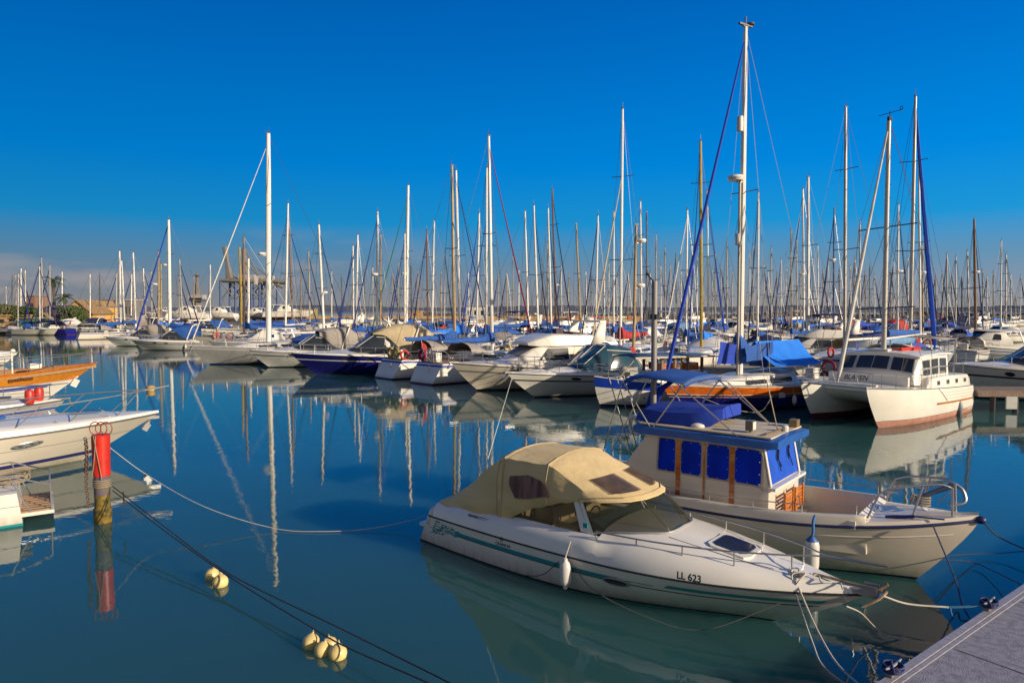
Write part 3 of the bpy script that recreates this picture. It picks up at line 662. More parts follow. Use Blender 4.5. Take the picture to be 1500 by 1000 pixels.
    def plate(x0, x1, y0, y1, h, m, grow=0):
        pts = [(x0, y0), (x0 + .08, y0 - .06), (x1 - .08, y0 - .05), (x1, y0 * .8), (x1, y1 * .8), (x1 - .08, y1 + .05), (x0 + .08, y1 + .06), (x0, y1)]
        n_ = len(pts); vb = [(x, y, deckz(x, y) - .02) for x, y in pts]; vt = [(x, y, deckz(x, y) + h) for x, y in pts]
        mb.add(vb + vt, [tuple(range(n_, 2 * n_))] + [(i, (i + 1) % n_, (i + 1) % n_ + n_, i + n_) for i in range(n_)], m)
    plate(6.02, 6.72, -.30, .30, .035, 0); plate(6.10, 6.64, -.23, .23, .045, 1); mb.build('hatch', [white, mat('hatch_glass', (.02, .03, .07), .08)], R)
    mb = MB(); mb.loft([[(5.45, -.55, deckz(5.45, -.55) + .004), (5.45, -.57, deckz(5.45, -.57) + .004)], [(6.5, -.42, deckz(6.5, -.42) + .006), (6.5, -.44, deckz(6.5, -.44) + .006)], [(7.1, -.28, deckz(7.1, -.28) + .006), (7.1, -.3, deckz(7.1, -.3) + .006)]])
    mb.build('deck_seam', black, R)
    for sd in (-1, 1):
        mb = MB(); t = H.t_at(5.05); p = H.pt(t, .62, sd); q2 = H.pt(t + .04, .62, sd); d = (q2 - p).normalized(); ring = []; ring2 = []
        for i in range(20):
            a = 2 * pi * i / 20; ring.append(p + d * (.26 * cos(a)) + Vector((0, sd * (.012 + .03 * 0), .075 * sin(a))) ); ring2.append(p + d * (.21 * cos(a)) + Vector((0, sd * .035, .05 * sin(a))))
        for r_ in ring, ring2:
            for i, v in enumerate(r_):
                hp = H.pt(t + (v - p).dot(d) / H.L, .62 + v.z * 0, sd); r_[i] = Vector((v.x, hp.y + sd * (.02 if r_ is ring else .03) + (v.z - p.z) * sd * .35, v.z))
        mb.loft([ring, ring2], 0, closed=True); mb.add(ring2, [tuple(range(20))], 1); mb.build('porthole', [steel, glass], R)
    mb = MB(); H.rail(mb, .52, .90, .32, .014, 4, ins=.22, mid=False, rs=.012, dz=.16, over=.3); mb.build('bow_rail', steel, R)
    mb = MB(); mb.tube(curvy([(2.6, -1.10, .93), (3.2, -1.12, .97), (3.9, -1.10, .97), (4.0, -1.09, .94)], 4), .012, 5); mb.tube([(1.5, -1.12, .88), (2.6, -1.14, .90)], .009, 5, 1); mb.tube([(1.5, -1.14, .85), (2.6, -1.16, .87)], .006, 5, 1); mb.box((1.45, -1.13, .87), (.25, .02, .04), 1)
    mb.build('grab_rail', [steel, mat('trim_grey', (.2, .19, .18), .4)], R)
    t = H.t_at(6.05); p = H.pt(t, 1, -1) + Vector((0, -.012, .06)); d = H.pt(t + .02, 1, -1) - H.pt(t - .02, 1, -1); text_obj('LL 623', .15, mat('ink_teal', (.02, .06, .09), .4), R, face_matrix(p + Vector((0, -.07, .0)), d, (0, -1, .18)), thick=.004, bold=.004)
    t = H.t_at(2.35); p = H.pt(t, .80, -1); d = H.pt(t + .02, .8, -1) - H.pt(t - .02, .8, -1); text_obj('CRANCHI', .085, mat('ink_teal', (.02, .06, .09), .4), R, face_matrix(p + Vector((0, -.004, -.012)), d, (0, -1, -.1)), thick=.002)
    mb = MB(); mb.torus(p + Vector((-.03, -.012, .115)), .035, .007, axis='Y', n=16); mb.tube([p + Vector((-.06, -.013, .09)), p + Vector((0, -.013, .14))], .006, 5); mb.build('emblem', mat('ink_teal', (.02, .06, .09), .4), R)
    # antenna, side fender, anchor roller
    b0 = Vector((1.25, -.88, .91)); tip = loc2(R, PD(750, 553, 13.6)); mb = MB(); mb.lathe([(.045, 0), (.04, .06), (.02, .16), (.012, .2)], 10, b0); mb.build('antenna_base', black, R)
    mb = MB(); mb.tube([b0 + Vector((0, 0, .1)), tip], [.014, .006], 6); mb.build('antenna', mat('whip_white', (.7, .7, .68), .4), R)
    fp = side(830, 846, -1.34); fender(R, (fp.x, -1.38, .13), .55, .105, top=(0, .16, .80))
    mb = MB(); mb.box((fp.x, -1.12, .93), (.16, .05, .04)); mb.build('side_cleat', steel, R)
    mb = MB(); mb.box((8.25, 0, .84), (.6, .16, .05), ry=.05); mb.box((8.4, .07, .9), (.2, .015, .14)); mb.box((8.4, -.07, .9), (.2, .015, .14)); mb.lathe([(.001, -.07), (.05, -.06), (.03, 0), (.05, .06), (.001, .07)], 10, (8.43, 0, .87), axis='Y')
    mb.build('anchor_roller', steel, R)
    mb = MB(); mb.tube([(7.6, 0, .93), (8.55, 0, .92)], .022, 6); mb.tube(curvy([(8.35, -.30, .72), (8.52, -.14, .82), (8.6, 0, .90), (8.56, .16, .86), (8.42, .34, .8)], 4), [.008] + [.02] * 15 + [.008], 6); mb.tube([(8.5, -.02, .93), (8.62, .02, 1.03)], .03, 6)
    mb.build('anchor', mat('galv_rusty', (.40, .30, .20), .6, metal=.4, c2=(.2, .12, .06), scale=8), R)
    mb = MB(); rr2 = random.Random(3)
    mb.tube(curvy([(7.3 + .1 * i, -.2 + .12 * sin(i * 2.1), 1.0 - .01 * i) for i in range(9)], 4), .012, 5)
    mb.tube(curvy([(7.45, -.42, .80), (7.4, -.36, .98), (7.55, -.25, 1.0), (7.5, -.42, .9), (7.42, -.44, .74)], 5), .014, 5); mb.build('bow_line_coil', ropew, R)
    mb = MB(); mb.box((7.45, -.28, .97), (.2, .05, .05)); mb.build('bow_cleat', steel, R)
    return R, H
runabout_root, HR = runabout()
# ================================================================ HERO: pilothouse fishing boat
def pilothouse():
    O = (2.127, 16.882); rz = radians(-40); R = thing('fishing_boat', 'beige pilothouse fishing boat with royal blue window covers behind the canopied motorboat', 'fishing boat', (O[0], O[1], 0), rz)
    side, lev = frame(O, rz)
    H = Hull(7.92, 2.55, .84, 1.30, rake=.95, tr=-.1, tw=.86, tm=.45, q=2.6, ra=.9, rb=.30, fl=.7, dr=.45, sp=3.2, ae=3.6)
    H.shell((0, .04, .15, .3, .5, .7, .85, 1), lambda k, t: 1 if k < .04 else 0, 36).build('hull', [cream, blackant], R)
    mb = MB(); H.line(mb, 0, 1, 1, .028, n=30, ns=8); mb.ball((7.93, 0, 1.31), (.09, .07, .07)); mb.build('rub_rail', mat('rubber_navy', (.01, .02, .10), .45, var=.3), R)
    mb = MB(); H.line(mb, .02, .97, .80, .012, n=24); mb.build('hull_moulding', cream, R)
    mb = MB(); secs = []
    for x in (0, .5, 1.2, 2, 3, 4, 5, 5.6, 6.1, 6.28, 6.3, 6.7, 7.1, 7.4, 7.65, 7.8, 7.9):
        e = H.pt(H.t_at(x), 1, 1); w, z = e.y, e.z; m_ = lambda a: max(w - min(a, w * .8), 0)
        hp = ([(w, z), (w - .015, z + .17), (w - .05, z + .21), (w - .13, z + .21), (w - .15, z + .17), (w - .17, .50), (0, .50)] if x < 6.29 else
              [(w, z), (m_(.01), z + .06), (m_(.03), z + .09), (m_(.10), z + .10), (m_(.2), z + .11), (m_(.5), z + .13), (0, z + .14)])
        secs.append([(e.x, y, q) for y, q in hp] + [(e.x, -y, q) for y, q in reversed(hp[:-1])])
    mb.loft(secs, cap0=True); mb.build('deck', cream, R, angle=50)
    mb = MB()     # moulded steps of the foredeck edge
    for i in range(5): y = -.72 + i * .32; mb.box((6.22, y, 1.18), (.16, .25, .12), ry=.5)
    mb.box((5.9, -.85, 1.08), (.5, .25, .14)); mb.build('deck_step', white, R)
    # pilothouse
    cab = Cab([(4.58, .90, .86, .50, 1.44, .03), (4.56, .93, .88, .50, 1.50, .03), (4.42, .95, .90, .50, 2.26, .05), (4.3, .96, .91, .50, 2.28, .05), (1.9, .97, .92, .50, 2.28, .05), (1.2, .97, .94, .50, 1.3, .03), (1.0, .97, .95, .50, .9, .03)], e=.97)
    c = cab.shell(); ca = c.build('cabin', cream, R)
    r = MB(); q = Cab([(4.75, .98, .96, 2.28, 2.42, .03), (4.6, 1.03, 1.01, 2.26, 2.42, .05), (1.75, 1.06, 1.04, 2.26, 2.42, .05), (1.6, 1.02, 1.0, 2.28, 2.42, .04)])
    q.shell(r); rf = r.build('roof', [roofblue], R, angle=25)
    mb = MB(); mb.box((3.15, 0, 2.462), (2.9, 1.86, .03)); mb.build('roof_top', mat('roof_cream', (.60, .50, .36), .7, var=.15), rf)
    xs = [side(p, 680, -.97).x for p in (960, 988, 997, 1026, 1035, 1067, 1076, 1114)]
    zs = [(side(a, b, -.95).z) for a, b in ((1010, 637), (1010, 694), (1095, 651), (1095, 706))]
    for sd in (-1, 1):
        for i in range(4):
            for off, g, m_ in ((.012, .045, mat('window_gasket', (.42, .36, .28), .6)), (.024, 0, winblue)):
                mb = MB(); x0, x1 = xs[2 * i] - g, xs[2 * i + 1] + g
                cab.win(mb, x0, x1, .585 - g * .5, .985 + g * .15, sd, off, cut=.10, slope0=.08 if i == 0 else 0)
                if not g:   # press studs round the cloth and a slack fold
                    for u in (.06, .5, .94):
                        for v in (.60, .97): mb.ball(cab.side(x0 + (x1 - x0) * u + (.03 if i == 0 else 0), v, sd, .028), .013, 6, 1)
                    for v in (.72, .86): mb.ball(cab.side(x0 + .03 + (.03 if i == 0 else 0), v, sd, .028), .013, 6, 1); mb.ball(cab.side(x1 - .03, v, sd, .028), .013, 6, 1)
                o = mb.build('window_frame' if g else 'window_cover', m_ if g else [m_, steel], R if g else wf)
                if g: wf = o
        for xa, wd, m_ in ((992.5, .05, varn), (1030.5, .022, varn), (1071.5, .05, varn)):
            mb = MB(); x = side(xa, 690, -.97).x; mb.loft([[cab.side(x - wd, v, sd, .02) for v in (.0, .5, .985)], [cab.side(x + wd, v, sd, .02) for v in (.0, .5, .985)]]); mb.build('wood_strip', m_, R)
        mb = MB(); mb.tube([cab.side(1.9, .30, sd, .05), cab.side(2.9, .27, sd, .05)], .022, 6); mb.build('handrail', varn, R)
    def fpt(y, f, off=.02): return Vector((4.565 + (4.42 - 4.565) * f + off, y, 1.50 + (2.26 - 1.50) * f))
    mb = MB(); mb.loft([[fpt(y, f) for y in (-.84, 0, .84)] for f in (.02, .97)]); mb.build('front_cover', winblue2, R)
    mb = MB()
    for y in (-.86, .86): mb.tube([fpt(y, 0, .03), fpt(y, 1, .03)], .028, 5)
    mb.box((4.64, 0, 1.465), (.14, 1.9, .06)); mb.build('front_frame', white, R)
    mb = MB(); rr = random.Random(2)
    for y in (-.3, .34):
        for k in range(3):
            x0 = y + .04 * k; mb.tube(curvy([fpt(x0, .98, .05), fpt(x0 + .05, .8, .05), fpt(x0 - .03, .62, .05), fpt(x0 + rr.uniform(-.05, .08), .5 - .12 * k, .06)], 4), .012, 4)
    mb.build('tie_cord', mat('cord_black', (.01, .01, .015), .8), R)
    # slatted folding seat on the cabin front
    g = thing_part('slatted_seat', R, (4.70, -.28, .90)); mb = MB()
    for yy in (0, .62):
        for i in range(6): mb.box((.04, yy + .02, .36 - .075 * i), (.02, .52, .05))
        for e in (-.22, .26): mb.box((.055, yy + e, .18), (.03, .05, .5))
    MBo = mb.build('slat', varny if False else mat('oiled_slats', (.62, .20, .03), .35, c2=(.4, .12, .02), stretch=(8, 1, 8), scale=3), g)
    mb = MB(); mb.box((-.02, .33, -.18), (.35, 1.25, .05)); mb.build('seat_base', white, g)
    # roof gear: dinghy cover, bimini, lamps
    mb = MB()
    secs = []
    for x, w, z0, z1, pk in ((1.42, .62, 2.47, 2.62, .0), (1.7, .78, 2.46, 2.78, .06), (2.2, .80, 2.46, 2.76, .14), (2.8, .78, 2.46, 2.80, .05), (3.2, .66, 2.50, 2.86, .02), (3.42, .50, 2.66, 2.92, 0)):
        pr = [(-w, z0), (-w, z0 + .05), (-w * .97, z1 - .03), (-w * .6, z1 + pk * .5), (0, z1 + pk), (w * .6, z1 + pk * .4), (w * .97, z1 - .03), (w, z0 + .05), (w, z0)]
        secs.append([(x, y + .05, z) for y, z in pr])
    mb.loft(secs, cap0=True, cap1=True); mb.build('dinghy_cover', croyal, R, angle=28)
    mb = MB()
    secs = [[(x + .05 * 0, y, z - .02 * y * y * 0 - (.10 * (abs(y) / .95) ** 3)) for y in (-.95, -.7, -.35, 0, .35, .7, .95)] for x, z in ((1.25, 3.38), (1.32, 3.50), (1.8, 3.60), (2.3, 3.57), (2.75, 3.52), (2.80, 3.42))]
    mb.loft(secs); bo = mb.build('bimini', cblue, R); md = bo.modifiers.new('s', 'SOLIDIFY'); md.thickness = .03
    mb = MB()
    for sd in (-1, 1):
        y = sd * .97
        mb.tube([(2.0, y, 2.4), (1.3, y, 3.36)], .016, 6); mb.tube([(2.05, y, 2.4), (2.78, y, 3.42)], .016, 6); mb.tube([(3.95, y * .95, 2.42), (2.6, y, 3.42)], .016, 6); mb.tube([(1.0, y, 1.7), (1.9, y, 3.42)], .014, 6); mb.tube([(.7, y, 1.4), (1.3, y, 3.40)], .014, 6)
    for x, z in ((1.3, 3.42), (2.0, 3.50), (2.78, 3.46)): mb.tube([(x, -.97, z - .06), (x, -.6, z), (x, .6, z), (x, .97, z - .06)], .016, 6)
    mb.build('bimini_frame', steel, R)
    mb = MB(); mb.loft([[(1.05, .5, 2.55), (1.3, .6, 2.6)], [(1.2, .5, 3.0), (1.55, .55, 3.05)], [(1.7, .55, 3.3), (1.85, .55, 3.3)]]); sc_ = mb.build('rolled_canvas', croyal, R); md = sc_.modifiers.new('s', 'SOLIDIFY'); md.thickness = .1
    mb = MB(); mb.box((4.05, -.55, 2.62), (.14, .2, .2)); mb.tube([(4.05, -.55, 2.45), (4.05, -.55, 2.6)], .03, 6); mb.box((4.12, -.55, 2.62), (.03, .16, .16), 1); mb.build('searchlight', [mat('lamp_bronze', (.18, .15, .13), .35, metal=.5), white], R)
    mb = MB(); mb.ball((2.95, -.65, 2.50), (.16, .13, .07)); mb.build('vent_dome', white, R)
    mb = MB(); mb.lathe([(.06, 0), (.07, .1), (.05, .13), (.001, .14)], 10, (4.55, .05, 2.46)); mb.build('anchor_lamp', white, R)
    mb = MB(); mb.box((4.52, .72, 2.56), (.16, .2, .15)); mb.tube([(4.45, -.8, 2.52), (4.5, .3, 2.5)], .02, 5); mb.build('horn', mat('bronze', (.35, .24, .10), .4, metal=.5), R)
    tip = loc2(R, PD(1123, 557, 13.9)); mb = MB(); mb.tube([(4.42, .0, 2.45), tip], .013, 5); mb.tube([(4.1, .6, 2.45), loc2(R, PD(1067, 560, 14.2))], .013, 5); mb.build('rod', mat('rod_bronze', (.35, .28, .2), .5, metal=.5), R)
    # stern pole with lamp arm, lifebuoy
    pb = lev(957, 618, 2.35); top = loc2(R, PD(957, 412, R.location.y + 0)); wp = R.matrix_basis @ Vector((pb.x, pb.y, 0)); top = loc2(R, PD(957, 412, (Matrix.Rotation(rz, 3, 'Z') @ Vector((pb.x, pb.y, 0)) + R.location).y))
    mb = MB(); mb.tube([(pb.x, pb.y, .6), (pb.x, pb.y, top.z)], .068, 12); mb.tube([(pb.x, pb.y + .1, .6), (pb.x, pb.y + .1, 3.4)], .02, 6); po = mb.build('pole', mat('pole_grey', (.27, .25, .24), .5, metal=.2), R)
    mb = MB(); n_ = Vector((-cos(rz), sin(rz) * -1, 0)); dl = Vector((-.766, -.643, 0)) * .17
    mb.tube([(pb.x, pb.y, top.z - .06), Vector((pb.x, pb.y, top.z + .02)) + dl * .3, Vector((pb.x, pb.y, top.z + .16)) + dl], .018, 6); mb.ball(Vector((pb.x, pb.y, top.z + .17)) + dl, (.05, .05, .03), 8); mb.box((pb.x, pb.y, top.z - .82), (.16, .12, .12)); mb.tube([(pb.x, pb.y, top.z - .95), Vector((pb.x, pb.y, top.z - .95)) - dl * 1.6], .025, 6); mb.build('lamp_arm', black, po)
    lb = lev(931, 621, 2.1); mb = MB(); pts = [Vector((lb.x + dx, lb.y, 2.1 + dz)) for dx, dz in ((-.11, .16), (-.14, 0), (-.12, -.18), (0, -.24), (.12, -.18), (.14, 0), (.11, .16), (0, .2))]
    mb.tube(curvy(pts + pts[:1], 4), .055, 8); mb.build('lifebuoy', white, R)
    mb = MB(); mb.box((lb.x - .12, lb.y - .1, 2.75), (.13, .1, .13)); mb.box((lb.x - .05, lb.y - .15, 2.75), (.02, .08, .1), 1)
    for dy in (0, -.35, -.7): mb.tube([(lb.x + .35, lb.y + dy, 1.3), (lb.x - .05, lb.y + dy, 2.45), (lb.x - .35, lb.y + dy, 3.3)], .014, 6, 2)
    mb.tube([(lb.x - .35, lb.y + .02, 3.3), (lb.x - .35, lb.y - .72, 3.3)], .016, 6)
    mb.build('stern_arch', [steel, white, mat('tube_grey', (.22, .21, .20), .5, metal=.3)], R)
    # rails
    mb = MB(); H.line(mb, .08, .78, 1, .012, dz=.36, ins=.09, n=18)
    for i in range(7):
        for sd in (-1, 1): t = .1 + .68 * i / 6; mb.tube([H.pt(t, 1, sd, .2, .09), H.pt(t, 1, sd, .36, .09)], .011, 5)
    mb.build('side_rail', steel, R)
    mb = MB()
    for sd in (-1, 1):
        pts = [H.pt(.80, 1, sd, .10, .1), H.pt(.825, 1, sd, .58, .12), H.pt(.86, 1, sd, .66, .12), H.pt(.93, 1, sd, .68, .1), H.pt(.955, 1, sd, .6, .08), H.pt(.955, 1, sd, .1, .05)]
        mb.tube([pts[0], pts[1]] + curvy(pts[1:5], 5) + [pts[5]], .02, 7); mb.tube([H.pt(.885, 1, sd, .1, .1), H.pt(.905, 1, sd, .68, .12)], .02, 7)
    mb.build('pulpit', steel, R)
    mb = MB()
    a, b = Vector((6.85, .25, 1.42)), Vector((7.50, .35, 1.80)); mb.tube([a, b], [.035, .055], 6); mb.tube(curvy([b, (7.62, .35, 1.7), (7.66, .28, 1.52), (7.45, .15, 1.44)], 5), .03, 6); mb.loft([[(7.25, .1, 1.46), (7.54, .33, 1.76)], [(7.25, .55, 1.46), (7.56, .37, 1.76)]])
    mb.build('anchor', mat('anchor_grey', (.25, .27, .32), .45, metal=.5), R)
    mb = MB(); pts = [(7.0 + .16 * sin(i * .8), .05 + .14 * cos(i * .8), 1.40 + .006 * i) for i in range(30)]; mb.tube(curvy(pts, 2), .014, 5); mb.build('rope_coil', mat('rope_tan', (.30, .24, .16), .8), R)
    mb = MB(); mb.tube([(6.55, -.55, 1.22), (7.0, -.48, 1.30)], .03, 6); mb.tube([(7.0, -.48, 1.30), (7.45, -.42, 1.32)], .014, 5); mb.build('boathook', mat('handle_navy', (.02, .02, .16), .5), R)
    fp = side(1190, 800, -1.37); fo = MB(); fo.lathe([(.001, 0), (.12, .02), (.13, .08), (.13, .44), (.11, .52), (.04, .60)], 14, mf=lambda i, j: 1 if i >= 4 else 0); f = fo.build('fender', [fendw, mat('fender_cap', (.03, .10, .35), .5)], R, loc=(fp.x, -1.40, .26))
    mb = MB(); mb.tube(curvy([(0, 0, .58), (.01, .03, .7), (-.01, .08, .85), (0, .16, .95)], 4), .026, 6); mb.build('lanyard', ropeb, f)
    return R, H
def thing_part(name, parent, loc):
    m = MB(); m.box((0, .33, -.2), (.02, 1.1, .02)); return m.build(name, white, parent, loc=loc)
pilot_root, HP = pilothouse()
# ================================================================ HERO: catamaran
def catamaran():
    O = (20.93, 34.6); rz = radians(-142); R = thing('catamaran', 'white sailing catamaran lettered BLAVEN with two tall hulls and a wheelhouse', 'catamaran', (O[0], O[1], 0), rz)
    side, lev = frame(O, rz)
    H = Hull(9.3, 1.6, 1.28, 1.74, rake=1.15, tr=-.08, x00=-.5, tw=.78, tm=.5, q=3.4, ra=.90, rb=.62, fl=.55, dr=.6, sp=1.3, rk=1.3, bl=.09)
    pals = {1: [white, mat('waterline_brown', (.10, .05, .03), .5), pinkant, varn], -1: [white, mat('waterline_brown', (.1, .05, .03), .5), redant, varn]}
    for sd in (1, -1):
        mf = lambda k, t: 2 if k < .13 * 1 + (.05 * t) else 0
        mb = H.shell((0, .1, .17, .3, .5, .65, .8, .92, 1), mf, 30); o = mb.build('hull', pals[sd], R, loc=(0, sd * 1.42, 0))
        mb = MB(); H.line(mb, 0, 1, 1, .022, n=26); H.line(mb, .0, .97, .175, .010, n=22, m=1); mb.build('rub_rail', [mat('rail_grey', (.10, .10, .10), .5), black], o)
        mb = MB(); H.band(mb, .01, .52, .50, .56, off=.02, n=16); H.band(mb, .01, .52, .50, .56, off=.035, n=16); mb.build('rubbing_strake', varny if False else mat('strake_wood', (.36, .15, .04), .4), o)
        mb = MB()
        for i, k in enumerate((.66, .76, .86)): H.line(mb, .01, .42 + .02 * i, k, .008, n=12)
        pts = [H.pt(.40 + .06 * f + .02 * f * f, .58 + .42 * f, sd_) + Vector((0, .01 * sd_, 0)) for sd_ in (1,) for f in (0, .3, .6, 1)]; mb.tube(pts, .015, 5); mb.build('plank_line', mat('seam_grey', (.35, .33, .3), .6), o)
        H.deck(0, n=24).build('deck', white, o)
    # raised coaming over the hulls, with square portholes
    for sd in (1, -1):
        cab = Cab([(5.15, .70, .66, 1.40, 1.46, .02), (4.75, .70, .67, 1.38, 1.92, .03), (2.5, .68, .64, 1.30, 1.92, .03), (.1, .62, .58, 1.28, 1.84, .03), (-.35, .55, .50, 1.28, 1.66, .03), (-.42, .5, .45, 1.28, 1.5, .02)])
        o = cab.shell().build('coaming', white, R, loc=(0, sd * 1.42, 0), angle=45)
        for x in (3.85, 2.75, 1.65, .55):
            mb = MB(); cab.win(mb, x - .17, x + .17, .42, .84, sd, .012, cut=.12); cab.win(mb, x - .12, x + .12, .50, .77, sd, .022, m=1, cut=.12); mb.build('porthole', [mat('port_frame', (.25, .25, .25), .5), glass], o)
    # bridge deck
    mb = MB(); secs = []
    for x, z1, z0, s_ in ((.3, 1.30, .62, 1), (4, 1.40, .62, 1), (6.3, 1.62, .75, 1), (7.4, 1.68, .95, .95), (7.9, 1.70, 1.3, .85), (8.05, 1.70, 1.62, .8)):
        secs.append([(x, -1.4, z1), (x, 0, z1 + .05), (x, 1.4, z1), (x, 1.15 * s_ + .2, z0 - .25), (x, .7, z0), (x, 0, z0 + .05), (x, -.7, z0), (x, -1.15 * s_ - .2, z0 - .25)])
    mb.loft(secs, cap0=True, cap1=True, closed=True); bd = mb.build('bridge_deck', white, R, angle=50)
    mb = MB(); mb.box((7.98, 0, 1.62), (.22, 2.5, .30)); mb.build('fore_beam', white, R)
    mb = MB(); mb.box((6.1, 0, 1.83), (.2, 3.5, .42)); mb.build('breakwater_coaming', white, R)
    text_obj('BLAVEN', .30, mat('ink_dark', (.02, .02, .03), .4), R, face_matrix((6.2, -.50, 1.76), (0, 1, 0), (1, 0, 0)), shear=.4, thick=.004, bold=.003)
    mb = MB(); mb.tube([(8.85, -1.42, 1.72), (8.85, 1.42, 1.72)], .06, 8); mb.tube([(8.0, 0, 1.6), (8.85, 0, 1.72)], .04, 6); mb.build('bow_beam', alu, R)
    # deckhouse
    cab = Cab([(5.45, 1.72, 1.60, 1.62, 2.02, .08), (5.35, 1.76, 1.64, 1.62, 2.15, .10), (4.95, 1.80, 1.70, 1.6, 2.78, .16), (4.75, 1.80, 1.72, 1.6, 2.86, .18), (3.2, 1.82, 1.74, 1.6, 2.92, .14), (1.95, 1.82, 1.74, 1.6, 2.88, .08)], e=.95)
    dh = cab.shell().build('deckhouse', white, R, angle=40)
    r = MB(); Cab([(5.05, 1.78, 1.74, 2.80, 2.86, .17), (4.7, 1.84, 1.80, 2.86, 2.93, .17), (3.2, 1.86, 1.82, 2.91, 2.98, .13), (1.75, 1.86, 1.82, 2.88, 2.95, .08)]).shell(r); rf = r.build('roof', white, R, angle=40)
    def fp(y, f, off=.02): q = Vector((5.37, y, 2.13)).lerp(Vector((4.97, y * .96, 2.74)), f); return q + Vector((off * .9 + .035, 0, off * .5 + .13 * (1 - (y / 1.75) ** 2)))
    for y0, y1, sp in ((-1.55, -1.02, 0), (-.88, .52, 1), (.68, 1.58, 1)):
        g = MB(); g.loft([[fp(y0 - .05 + (y1 - y0 + .1) * k / 6, f, .012) for k in range(7)] for f in (-.07, 1.03)]); fo = g.build('window_frame', mat('frame_white', (.62, .60, .56), .5), R)
        g = MB(); n_ = 2 if sp else 1; w_ = (y1 - y0) / n_
        for i in range(n_): g.loft([[fp(y0 + w_ * i + .03 * (i > 0) + (w_ - .03 * (i > 0)) * k / 4, f, .024) for k in range(5)] for f in (.02, .95)])
        g.build('pane', glass, fo)
    for sd in (1, -1):
        for x0, x1 in ((4.0, 4.72), (3.12, 3.82), (2.2, 2.92)):
            g = MB(); cab.win(g, x0 - .05, x1 + .05, .28, .94, sd, .012, cut=0); fo = g.build('window_frame', mat('frame_white', (.62, .60, .56), .5), R)
            g = MB(); cab.win(g, x0, x1, .34, .56, sd, .024, cut=.08); cab.win(g, x0, x1, .62, .90, sd, .024, cut=.08); g.build('pane', glass, fo)
    # deck gear
    mb = MB(); mb.box((4.1, .55, 3.10), (.8, .5, .12)); mb.box((3.3, .7, 3.12), (.7, .5, .14)); mb.tube([(4.6, .75, 3.16), (2.9, .9, 3.16)], .06, 6); mb.build('roof_raft', red, R)
    mb = MB(); mb.box((4.5, -.1, 3.10), (.9, .9, .08)); mb.build('hatch', white, R)
    mb = MB(); mb.box((2.5, .3, 3.04), (1.1, 1.7, .03)); mb.build('solar_panel', mat('solar', (.04, .04, .06), .2), R)
    mb = MB()
    for sd in (1, -1):
        for h, r_ in ((.62, .014), (.34, .008)): mb.tube([H.pt(t, 1, sd, h if t > .55 else h + .0, .05) + Vector((0, sd * 1.42, 0)) for t in (.55, .65, .75, .85, .93, .97)], r_, 5)
        for t in (.55, .65, .75, .85, .93, .97): mb.tube([H.pt(t, 1, sd, 0, .05) + Vector((0, sd * 1.42, 0)), H.pt(t, 1, sd, .62, .05) + Vector((0, sd * 1.42, 0))], .013, 5)
        mb.tube(curvy([H.pt(.97, 1, sd, .62, .05) + Vector((0, sd * 1.42, 0)), (9.0, sd * 1.42, 2.32), (8.6, sd * .9, 2.3), (8.2, sd * .3, 2.28)], 4), .014, 5); mb.tube([(8.05, sd * .5, 1.75), (8.35, sd * .5, 2.29)], .013, 5)
        for h in (.5,): mb.tube([(4.8, sd * 2.0, 1.9 + h), (.6, sd * 1.95, 1.85 + h), (.1, sd * 1.7, 1.7 + h), (0, 0, 1.7 + h)], .013, 5)
        for x in (4.8, 3.8, 2.8, 1.8, .7): mb.tube([(x, sd * 2.0, 1.88), (x, sd * 2.0, 2.4)], .012, 5)
    mb.build('guard_rail', steel, R)
    mb = MB(); mb.tube(curvy([(.5, 1.5, 1.7), (.35, 1.5, 3.2), (.3, 1.2, 3.6), (.3, -1.2, 3.6), (.35, -1.5, 3.2), (.5, -1.5, 1.7)], 4), .03, 6); mb.build('stern_gantry', steel, R)
    mb = MB(); secs = [[(x, y, 3.55 + .10 * (1 - (y / 1.5) ** 2) - .03 * abs(x - 1)) for y in (-1.5, -.8, 0, .8, 1.5)] for x in (.35, .9, 1.5, 1.75)]; mb.loft(secs); b_ = mb.build('bimini', cgrey, R); b_.modifiers.new('s', 'SOLIDIFY').thickness = .03
    mb = MB()
    for y in (-1.45, 1.45): mb.tube([(1.1, y, 1.8), (1.6, y, 3.5)], .016, 5); mb.tube([(1.2, y, 1.8), (.9, y, 3.5)], .016, 5)
    mb.build('bimini_frame', steel, R)
    mb = MB(); mb.torus((5.9, -1.9, 2.2), .3, .075, axis='X'); mb.build('lifebuoy', cmar, R)
    # shadowing dinghy paddle leaning at the side: small grey leeboard
    # rig
    M0 = Vector((4.55, 0, 2.9)); mw = Matrix.Rotation(rz, 3, 'Z') @ M0 + R.location; tp = loc2(R, PD(1292, 178, mw.y)); tp.x = M0.x + (tp.x - M0.x) * .3
    tp.y = 0; mb = MB(); mb.tube([M0, tp], [.115, .095], 12); ms = mb.build('mast', mat('mast_grey', (.50, .46, .40), .35, metal=.2), R)
    for zf in (.55, .2):
        mb = MB(); z = M0.z + (tp.z - M0.z) * zf; mb.tube([(4.5, -1.3, z - .06), (4.55, 0, z), (4.5, 1.3, z + .06)], .03, 5); mb.build('spreader', wire, ms)
    mb = MB()
    for i in range(16): z = M0.z + 1.2 + i * .6; mb.torus((4.55, 0, z), .12, .008, n=10, k=4)
    mb.box((4.55, 0, tp.z + .1), (.3, .1, .2)); mb.tube([(4.55, -.5, tp.z + .35), (4.55, .5, tp.z + .42)], .015, 4); mb.tube([(4.55, 0, tp.z), (4.55, 0, tp.z + .5)], .02, 5); mb.torus((4.55, .5, tp.z + .5), .07, .02, n=8, k=4, axis='X'); mb.build('masthead_gear', black, ms)
